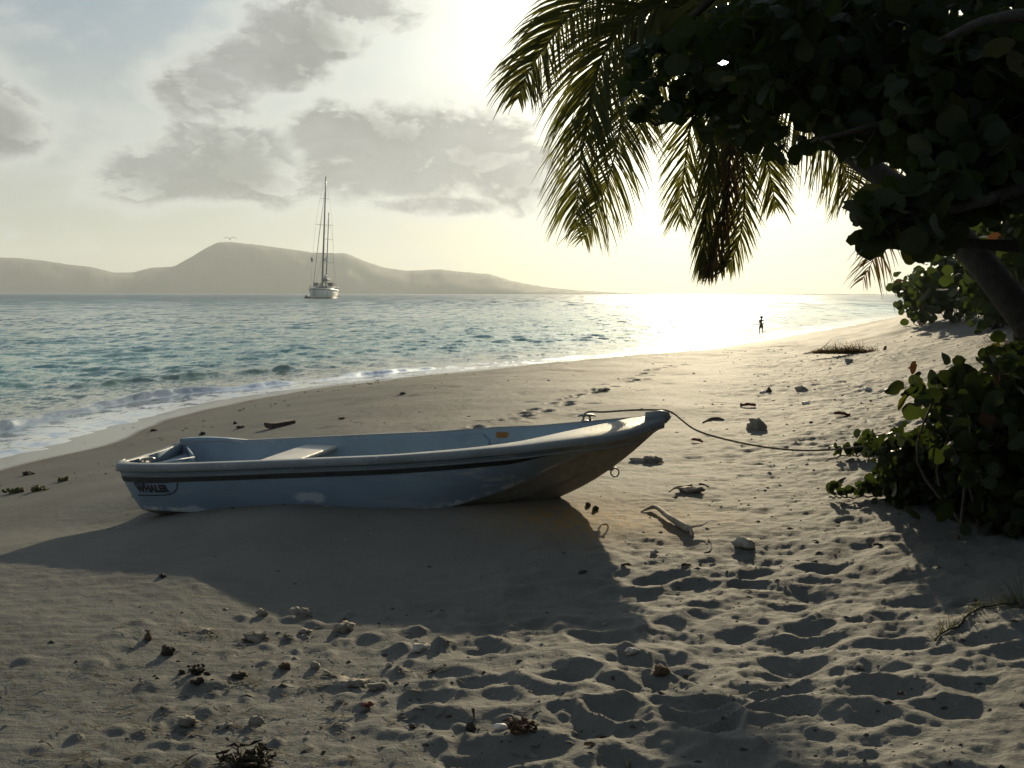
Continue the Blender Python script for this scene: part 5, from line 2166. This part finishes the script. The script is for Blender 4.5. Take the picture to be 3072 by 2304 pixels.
def stick(name, label, pxs, radii_px, m, cat='stick', lift=0.5, group=None):
    P = [on_ground(*p) for p in pxs]
    k = (P[0] - CAM).length / 1000
    P = [p + Vector((0, 0, k * r * lift)) for p, r in zip(P, radii_px)]
    C_ = catmull([tuple(p) for p in P], 5)
    rr_ = np.interp(np.linspace(0, 1, len(C_)), np.linspace(0, 1, len(radii_px)), radii_px) * k
    o0 = P[0]
    mb = MB()
    mb.tube([Vector(c) - o0 for c in C_], list(rr_), 8)
    o = mb.build(name, m, loc=tuple(o0))
    tag(o, label, cat, group)
    return o


# driftwood in front of the bow: a curved branch with a broken stub
dw = [on_ground(641, 512), on_ground(655, 511), on_ground(668, 521), on_ground(682, 529), on_ground(690, 534)]
kdw = (dw[0] - CAM).length / 1000
hts = [0.3, 4.0, 4.5, 3.6, 4.5]
pts = [p + Vector((0, 0, h * kdw)) for p, h in zip(dw, hts)]
root = empty('driftwood', tuple(dw[2]))
tag(root, 'bleached curved driftwood branch lying in front of the bow', 'driftwood')
mb = MB()
C_ = catmull([tuple(p - dw[2]) for p in pts], 6)
mb.tube([Vector(c) for c in C_], list(np.interp(np.linspace(0, 1, len(C_)), [0, .2, .5, .75, .93, 1], np.array([.5, 2.0, 2.6, 3.6, 3.8, 2.2]) * kdw)), 10)
mb.build('branch', M['drift'], root)
mb = MB()
e = pts[-1] - dw[2]
mb.tube([e, e + Vector((.01, -.03, -.02)), e + Vector((.004, -.07, -.06))], [.016, .013, .006], 7)
mb.tube([e + Vector((-.02, 0, .01)), e + Vector((.08, .02, .02)), e + Vector((.13, .05, .04))], [.008, .006, .002], 6)
mb.build('stub', M['drift'], root)

# plank behind the boat
a_, c_ = on_ground(269, 429), on_ground(292, 423.5)
d = (c_ - a_)
mb = MB()
L = math.hypot(d.x, d.y)
mb.box((0, 0, 0.03), (L, 0.16, 0.07))
mb.box((-L * .47, 0.01, 0.045), (0.04, 0.17, 0.05))
o = mb.build('plank', M['plank'], smooth=False, loc=tuple((a_ + c_) / 2))
o.rotation_euler = (0, -0.03, math.atan2(d.y, d.x))
tag(o, 'dark wet plank stranded on smooth sand behind the boat', 'plank')


def dead_frond():
    f = on_ground(848, 355)
    root = empty('fallen_palm_frond', tuple(f))
    tag(root, 'dry fallen palm frond heaped on the sand near the dune bushes', 'palm frond')
    k = (f - CAM).length / 1000
    rnd = random.Random(9)
    mb = MB()
    rib = [Vector(((t - .5) * 64 * k, (0.1 - .25 * t), 1.5 * k + .4 * k * math.sin(t * 3))) for t in np.linspace(0, 1, 9)]
    mb.tube(rib, [.6 * k + 1.1 * k * i / 8 for i in range(9)], 6)
    mb.tube([rib[-1] + Vector((-.02, 0, 0)), rib[-1] + Vector((.3 * k, 0, 4 * k)), rib[-1] + Vector((1.0 * k, 0, 7.5 * k))], [1.6 * k, 1.6 * k, .9 * k], 6)
    mb.build('midrib', M['brown_bit'], root)
    V, F = [], []
    for i in range(800):
        t = rnd.random() ** .8
        p = Vector(((t - .5) * 60 * k, .12 - .2 * t + rnd.gauss(0, .05), 1.2 * k))
        top = (4 + 9 * math.sin(math.pi * min(1, t * 1.05)) ** .6 * (0.5 + .6 * t)) * k
        d = Vector((rnd.gauss(-.7, .8), rnd.gauss(0, .6), rnd.uniform(.1, 1.0))).normalized()
        Lh = top * rnd.uniform(.7, 1.5)
        s_ = d.cross(Vector((rnd.gauss(0, 1), rnd.gauss(0, 1), .5))).normalized() * .012
        o_ = len(V)
        for q in range(4):
            w = 1 - q / 3.2
            V += [tuple(p - s_ * w), tuple(p + s_ * w)]
            p = p + d * Lh / 3
            d = (d + Vector((-.12, 0, -.20))).normalized()
        F += [(o_ + q * 2, o_ + q * 2 + 1, o_ + q * 2 + 3, o_ + q * 2 + 2) for q in range(3)]
    me = bpy.data.meshes.new('leaflet')
    me.from_pydata(V, [], F)
    tag(link('leaflet', me, M['palm_dry'], root), kind='stuff')
    # thin forked twig that sticks out to the left
    a_, b_, c2, c3 = on_ground(803, 354), on_ground(818, 352), on_ground(826, 345), on_ground(831, 340)
    mb = MB()
    mb.tube([a_, b_ + Vector((0, 0, .03)), at(826, 345, b_.y), at(831.5, 339, b_.y)], [.012, .012, .009, .004], 5)
    mb.tube([b_ + Vector((0, 0, .03)), at(834, 352, b_.y), ], [.010, .006], 5)
    tag(mb.build('forked_twig', M['twig']), 'thin forked twig just left of the fallen palm frond', 'twig')


dead_frond()

C = 'coral stone'
items = [
    # name, label, category, px, py, w, h, material, roughness, spikes
    ('sand_clod', 'large pointed clod of sand right of the rope behind the bow', 'sand clod', 758, 429, 20, 11, 'coral', .4, .03),
    ('coral_stone', 'biggest white coral lump on the trodden sand right of the boat', C, 744, 546, 24, 9, 'coral_white', .5, .08),
    ('coral_stone', 'grey branching coral clump under the bow ring', C, 647, 462, 24, 7, 'coral', .6, .25),
    ('coral_stone', 'broken coral clump beside the long twig before the bow', C, 691, 492, 22, 5, 'coral', .6, .25),
    ('coral_stone', 'small white coral pebble at the tip of the boat shadow', C, 654, 554, 10, 5, 'coral_white', .5, .1),
    ('coral_stone', 'pale coral pebble in hollow sand below the boat shadow tip', C, 631, 654, 13, 6, 'coral_white', .5, .1),
    ('coral_stone', 'largest knobbly coral piece left of centre in the foreground', C, 344, 631, 19, 10, 'coral', .5, .15),
    ('coral_stone', 'crusty coral piece just up left of the largest foreground one', C, 301, 615, 20, 8, 'coral', .5, .12),
    ('coral_stone', 'flat coral piece between two lumps in the left foreground', C, 306, 633, 15, 5, 'coral', .5, .12),
    ('coral_stone', 'small peaked coral stone at the top of the foreground debris', C, 264, 615, 12, 7, 'coral', .5, .1),
    ('coral_stone', 'crumbled coral cluster in the middle of the left debris field', C, 257, 640, 20, 7, 'coral', .6, .25),
    ('coral_stone', 'pair of low stones alone left of the crumbled coral cluster', C, 206, 633, 18, 5, 'coral', .5, .1),
    ('coral_stone', 'round dark topped stone left of the pale one below the debris field', C, 285, 668, 12, 7, 'brown_bit', .4, .1),
    ('coral_stone', 'smooth grey stone with shadow at the middle of the foreground', C, 315, 668, 12, 7, 'coral', .3, .02),
    ('coral_stone', 'pile of broken coral bits at the bottom centre left', C, 350, 684, 26, 5, 'coral', .7, .35),
    ('coral_stone', 'scatter of coral grit right of the broken pile', C, 376, 687, 14, 4, 'coral', .7, .3),
    ('coral_stone', 'long worn coral stone near the first deep hollow', C, 421, 650, 17, 6, 'coral_white', .5, .15),
    ('coral_stone', 'small grey pebble beside a dark hollow at bottom centre', C, 339, 703, 8, 5, 'coral', .4, .1),
    ('coral_stone', 'low stone at the far left bottom of the lumpy sand', C, 228, 727, 16, 6, 'coral', .5, .12),
    ('coral_stone', 'leaning bean shaped stone at the bottom left lumps', C, 256, 724, 14, 8, 'coral', .35, .05),
    ('coral_stone', 'rough stone beside a ridge of sand in the lower left', C, 187, 723, 16, 7, 'coral', .5, .2),
    ('seed_pod', 'dark upright seed husk standing alone, leftmost on the sand', 'seed pod', 148, 640, 9, 8, 'brown_bit', .5, .15),
    ('seed_pod', 'dark split husk with long shadow, lower of the two at left', 'seed pod', 167, 655, 11, 9, 'dark_bit', .5, .25),
    ('seed_pod', 'flat dark pod inside the shadow left of the boat', 'seed pod', 162, 577, 8, 4, 'dark_bit', .4, 0),
    ('seed_pod', 'small dark husk right at the end of a weed line', 'seed pod', 182, 674, 7, 5, 'dark_bit', .5, .1),
    ('seed_pod', 'dark twin husks near the bottom left weed lines', 'seed pod', 198, 683, 11, 6, 'dark_bit', .6, .2),
    ('seed_pod', 'little brown pod pair among the left debris', 'seed pod', 240, 677, 13, 6, 'dark_bit', .6, .1),
    ('seed_pod', 'round pod nearest the hull under the bow, left one', 'seed pod', 588, 506, 7, 5, 'brown_bit', .3, .05),
    ('seed_pod', 'round pod just right of its twin under the bow', 'seed pod', 595, 510, 8, 5, 'dark_bit', .3, .05),
    ('seed_pod', 'round brown pod with a curled stalk at the bottom centre', 'seed pod', 470, 730, 11, 8, 'dark_bit', .3, .1),
    ('seed_pod', 'brown clump of husk inside a hollow below the boat shadow', 'seed pod', 659, 674, 14, 8, 'brown_bit', .5, .2),
    ('seed_pod', 'flat brown pod in front of the weed clump, left of the white shell', 'seed pod', 414, 728, 9, 4, 'dark_bit', .4, .05),
    ('shell', 'bright white shell beside a shell shadow at the bottom centre', 'shell', 500, 729, 16, 6, 'shell', .3, .02),
    ('shell', 'small reddish shell fragment at the lower left centre', 'shell', 367, 706, 12, 5, 'red_bit', .4, .05),
    ('shell', 'tiny upright cone shell in the left foreground', 'shell', 389, 667, 7, 6, 'coral_white', .2, .02),
    ('shell', 'white shell sliver far up the beach beside a dark stone', 'shell', 763, 393, 7, 2.5, 'shell', .3, 0),
    ('shell', 'white shell half buried near the round leaved shrub', 'shell', 868, 390, 10, 3.5, 'shell', .3, 0),
    ('shell', 'pale flat shell on trodden sand above the rope end', 'shell', 806, 404, 9, 3, 'shell', .3, 0),
    ('stone', 'dark upright stone next to the white shell sliver', 'stone', 769, 392, 6, 5, 'dark_bit', .3, .05),
    ('stone', 'dark clod on the mid beach in line with the palm frond tip', 'stone', 802, 391, 12, 6, 'coral', .5, .1),
    ('stone', 'dark stone on the wet strip beside the water, left', 'stone', 154, 431, 8, 2.6, 'dark_bit', .3, .05),
    ('stone', 'small dark pebble right of the footprints behind the boat', 'stone', 604, 391, 10, 3.5, 'coral', .4, .1),
    ('stone', 'grey stone in the shaded sand left of the round leaved shrub', 'stone', 849, 362, 9, 4, 'coral', .4, .05),
    ('husk', 'dark husk on smooth sand beyond the stern', 'husk', 241, 428, 8, 3, 'dark_bit', .4, .1),
    ('husk', 'small round husk up beach from its darker neighbour', 'husk', 235, 424, 5, 3, 'dark_bit', .4, .1),
    ('husk', 'dark chip beyond the far gunwale left of the plank', 'husk', 202, 435, 6, 3.5, 'dark_bit', .4, .1),
    ('husk', 'flat dark chip on smooth sand right of the plank', 'husk', 342, 419, 6, 2.5, 'brown_bit', .4, .1),
    ('husk', 'dark chip beside the trail of footprints, left one of two', 'husk', 403, 394, 7, 2.6, 'brown_bit', .4, .1),
]
for i, (nm, lb, ct, px, py, w, h, m, ro, sp) in enumerate(items):
    lump(nm, lb, ct, px, py, w, h, M[m], 100 + i, ro, sp)

leaf_scrap('dry_leaf', 'rusty red dry leaf on the sand below the rope', 697, 442, 12, M['red_bit'], 1)
leaf_scrap('dry_leaf', 'curled red and brown leaf on the beach above the rope', 748, 407, 15, M['red_bit'], 2)
leaf_scrap('dry_leaf', 'dark red leaf litter left of the round leaved shrub', 842, 416, 15, M['red_bit'], 3)
leaf_scrap('dry_leaf', 'brown leaf inside the shaded tip of the boat shadow', 626, 566, 10, M['brown_bit'], 4)
leaf_scrap('dry_leaf', 'brown curled leaf on trodden sand right of the shadow edge', 686, 566, 9, M['brown_bit'], 5)
leaf_scrap('dry_leaf', 'brown scrap at the bottom of the picture, right of centre', 590, 746, 11, M['brown_bit'], 6)
leaf_scrap('dry_leaf', 'brown scrap just above the lowest one, right of centre', 601, 738, 10, M['brown_bit'], 7)
leaf_scrap('dry_leaf', 'small dark leaf in the middle of the boat shadow', 583, 573, 9, M['dark_bit'], 8)
leaf_scrap('dry_leaf', 'dark leaf curled on the sand left of the creepers', 878, 546, 9, M['dark_bit'], 9)
stick('twig', 'curved piece of bark lying above the rope near the bow', [(703, 423), (710, 420), (718, 419), (724, 420)], [.8, 1.6, 1.4, .6], M['brown_bit'], 'twig')
stick('twig', 'long knotted twig on the sand between bow and rope', [(669, 492), (676, 488), (684, 487), (692, 485)], [.5, 1.1, .9, .7], M['dark_bit'], 'twig')
stick('twig', 'short dark twig right of the long knotted one', [(699, 484), (704, 485), (709, 487)], [.7, .9, .5], M['dark_bit'], 'twig')
stick('twig', 'hooked dark twig below the driftwood', [(704, 553), (709, 552), (711, 548), (711, 543), (708, 541)], [.5, .7, .7, .7, .5], M['dark_bit'], 'twig')
stick('twig', 'dark stick tip beside the lower creeper', [(834, 485), (840, 481), (845, 478)], [.6, 1.2, .8], M['dark_bit'], 'twig')
stick('twig', 'splintered wood stub in the left foreground debris', [(325, 672), (332, 676), (340, 678)], [1.8, 1.6, .8], M['drift'], 'twig')
stick('twig', 'thin stalk curling up from the round brown pod', [(471, 727), (474, 722), (473, 718)], [.6, .6, 1.6], M['dark_bit'], 'twig', 6)
litter_pile('seaweed_clump', 'big brown tangle of seaweed at the bottom left edge of frame', 'seaweed', 245, 764, 40, 14, M['weed'], 1, 110)
litter_pile('seaweed_clump', 'rust brown dry weed clump at the bottom centre', 'seaweed', 521, 729, 24, 9, M['brown_bit'], 2, 70)
litter_pile('seaweed_clump', 'brownish weed bundle beside the far left husk pair', 'seaweed', 197, 673, 14, 6, M['weed'], 3, 40)
litter_pile('seaweed_clump', 'yellowish weed clump lowest at the left picture edge', 'seaweed', 16, 493, 12, 3.5, M['weed_green'], 4, 30)
litter_pile('seaweed_clump', 'yellow green weed clump left of the stern, middle of three', 'seaweed', 38, 491, 12, 3.5, M['weed_green'], 5, 30)
litter_pile('seaweed_clump', 'small weed scrap nearest the stern on the left sand', 'seaweed', 64, 481, 9, 3, M['weed_green'], 6, 24)
litter_pile('seaweed_clump', 'dark weed scrap up beside the wet sand at left', 'seaweed', 27, 475, 8, 3, M['weed'], 7, 20)


def scatter_stuff():
    """uncountable small litter: threads of weed, chips and crumbs"""
    rnd = random.Random(77)
    V, F = [], []
    def thread(p, d, L, w):
        s_ = Vector((-d.y, d.x, 0)) * w
        pos = p.copy()
        o_ = len(V)
        for i in range(5):
            z = ground(pos.x, pos.y) + .009
            V.append((pos.x - s_.x, pos.y - s_.y, z)); V.append((pos.x + s_.x, pos.y + s_.y, z))
            pos = pos + d * L / 4 + Vector((rnd.gauss(0, .2) * L * .25, rnd.gauss(0, .3) * L * .25, 0))
        for i in range(4):
            F.append((o_ + i * 2, o_ + i * 2 + 1, o_ + i * 2 + 3, o_ + i * 2 + 2))
    # lines of weed in the left foreground
    for ln in range(38):
        x0, y0 = rnd.uniform(-2.6, -0.8), rnd.uniform(3.2, 4.9)
        a = rnd.uniform(-.25, .3)
        for k in range(rnd.randint(6, 22)):
            p = Vector((x0 + math.cos(a) * rnd.uniform(0, .55), y0 + math.sin(a) * rnd.uniform(0, .5) + rnd.gauss(0, .03), 0))
            d = Vector((math.cos(a + rnd.gauss(0, .6)), math.sin(a + rnd.gauss(0, .6)), 0))
            thread(p, d, rnd.uniform(.02, .07), rnd.uniform(.0026, .0050))
    for k in range(260):
        p = Vector((rnd.uniform(-3.2, 0.2), rnd.uniform(3.1, 5.2), 0))
        thread(p, Vector((1, rnd.gauss(0, .4), 0)).normalized(), rnd.uniform(.015, .05), .0034)
    me = bpy.data.meshes.new('weed_threads')
    me.from_pydata(V, [], F)
    tag(link('weed_threads', me, M['weed']), 'thin dark threads of dried weed strewn over the left foreground sand', kind='stuff')
    # crumbs: small squashed octahedra
    for nm, mat, cnt, seed, lab in (('beach_litter', 'dark_bit', 1500, 5, 'small dark chips and crumbs scattered over the beach'),
                                    ('coral_grit', 'coral', 1500, 6, 'pale coral grit and crumbs scattered over the sand'),
                                    ('weed_scraps', 'weed_green', 420, 8, 'yellowish weed scraps along the last high water line')):
        r_ = random.Random(seed)
        V, F = [], []
        k = 0
        tries = 0
        while k < cnt and tries < cnt * 12:
            tries += 1
            if nm == 'weed_scraps':
                t = r_.random()
                i = int(8 + t * 12)
                a_ = SH[min(i * 3 // 3 + 6, len(SH) - 2)]
                yy = r_.uniform(6, 34)
                # the wrack line runs about two metres in from the water
                xs = float(np.interp(yy, SH[:, 1], SH[:, 0]))
                x, y = xs + 2.2 + r_.gauss(0, .45) + .5 * math.sin(yy * .7), yy
            else:
                if r_.random() < .06:
                    x, y = r_.gauss(-0.95, .6), r_.gauss(4.1, .55)
                    if y < 3 or y > 5.2: continue
                    a = math.atan2(x, y); rr0 = math.hypot(x, y)
                    force = True
                else:
                    force = False
                    a = r_.uniform(R(-29), R(29)); rr0 = 3.1 * (30 / 3.1) ** (r_.random() ** .8)
                _ = (a, rr0); rr1 = rr0
                x, y = rr0 * math.sin(a), rr0 * math.cos(a)
                c = churn(x, y)
                if c <= 0 or (not force and r_.random() > 0.08 + c * .9):
                    continue
            z = ground(x, y)
            dd = math.hypot(x, y)
            s = (0.004 + 0.011 * r_.random() ** 3) * (0.75 + dd / 14)
            if nm == 'coral_grit': s *= 0.9
            n = 5
            o_ = len(V)
            V.append((x, y, z + s * r_.uniform(.25, .8)))
            an = r_.uniform(0, 6.28)
            for q in range(n):
                e = r_.uniform(.6, 1.5)
                V.append((x + s * e * math.cos(an + q * 6.28 / n) * r_.uniform(1, 1.8), y + s * e * math.sin(an + q * 6.28 / n), z - .002))
            F += [(o_, o_ + 1 + q, o_ + 1 + (q + 1) % n) for q in range(n)]
            k += 1
        me = bpy.data.meshes.new(nm)
        me.from_pydata(V, [], F)
        tag(link(nm, me, M[mat]), lab, kind='stuff')


scatter_stuff()


def build_sky_screen():
    """unseen leaf screen added behind the viewer to cut the sky fill"""
    rnd = random.Random(99)
    root = empty('sky_screen_leaves', (0, 0, 0))
    mats4 = []
    for _ in range(3000):
        a = rnd.uniform(R(75), R(285))
        r = rnd.uniform(5.5, 9.5)
        x, y = r * math.sin(a) * 1.4, r * math.cos(a)
        if x < -7.5: continue
        mats4.append(leaf_matrix(Vector((x, y, 0.7 + rnd.random() * 3.2)), 0.26 * rnd.uniform(.7, 1.3), rnd))
    o = merge_leaves('sky_screen_leaves', mats4, LEAVES, rnd, M['grape'], None)
    bpy.data.objects.remove(root)
    tag(o, 'unseen screen of leaves added behind the viewer to block sky light', kind='stuff')


build_sky_screen()
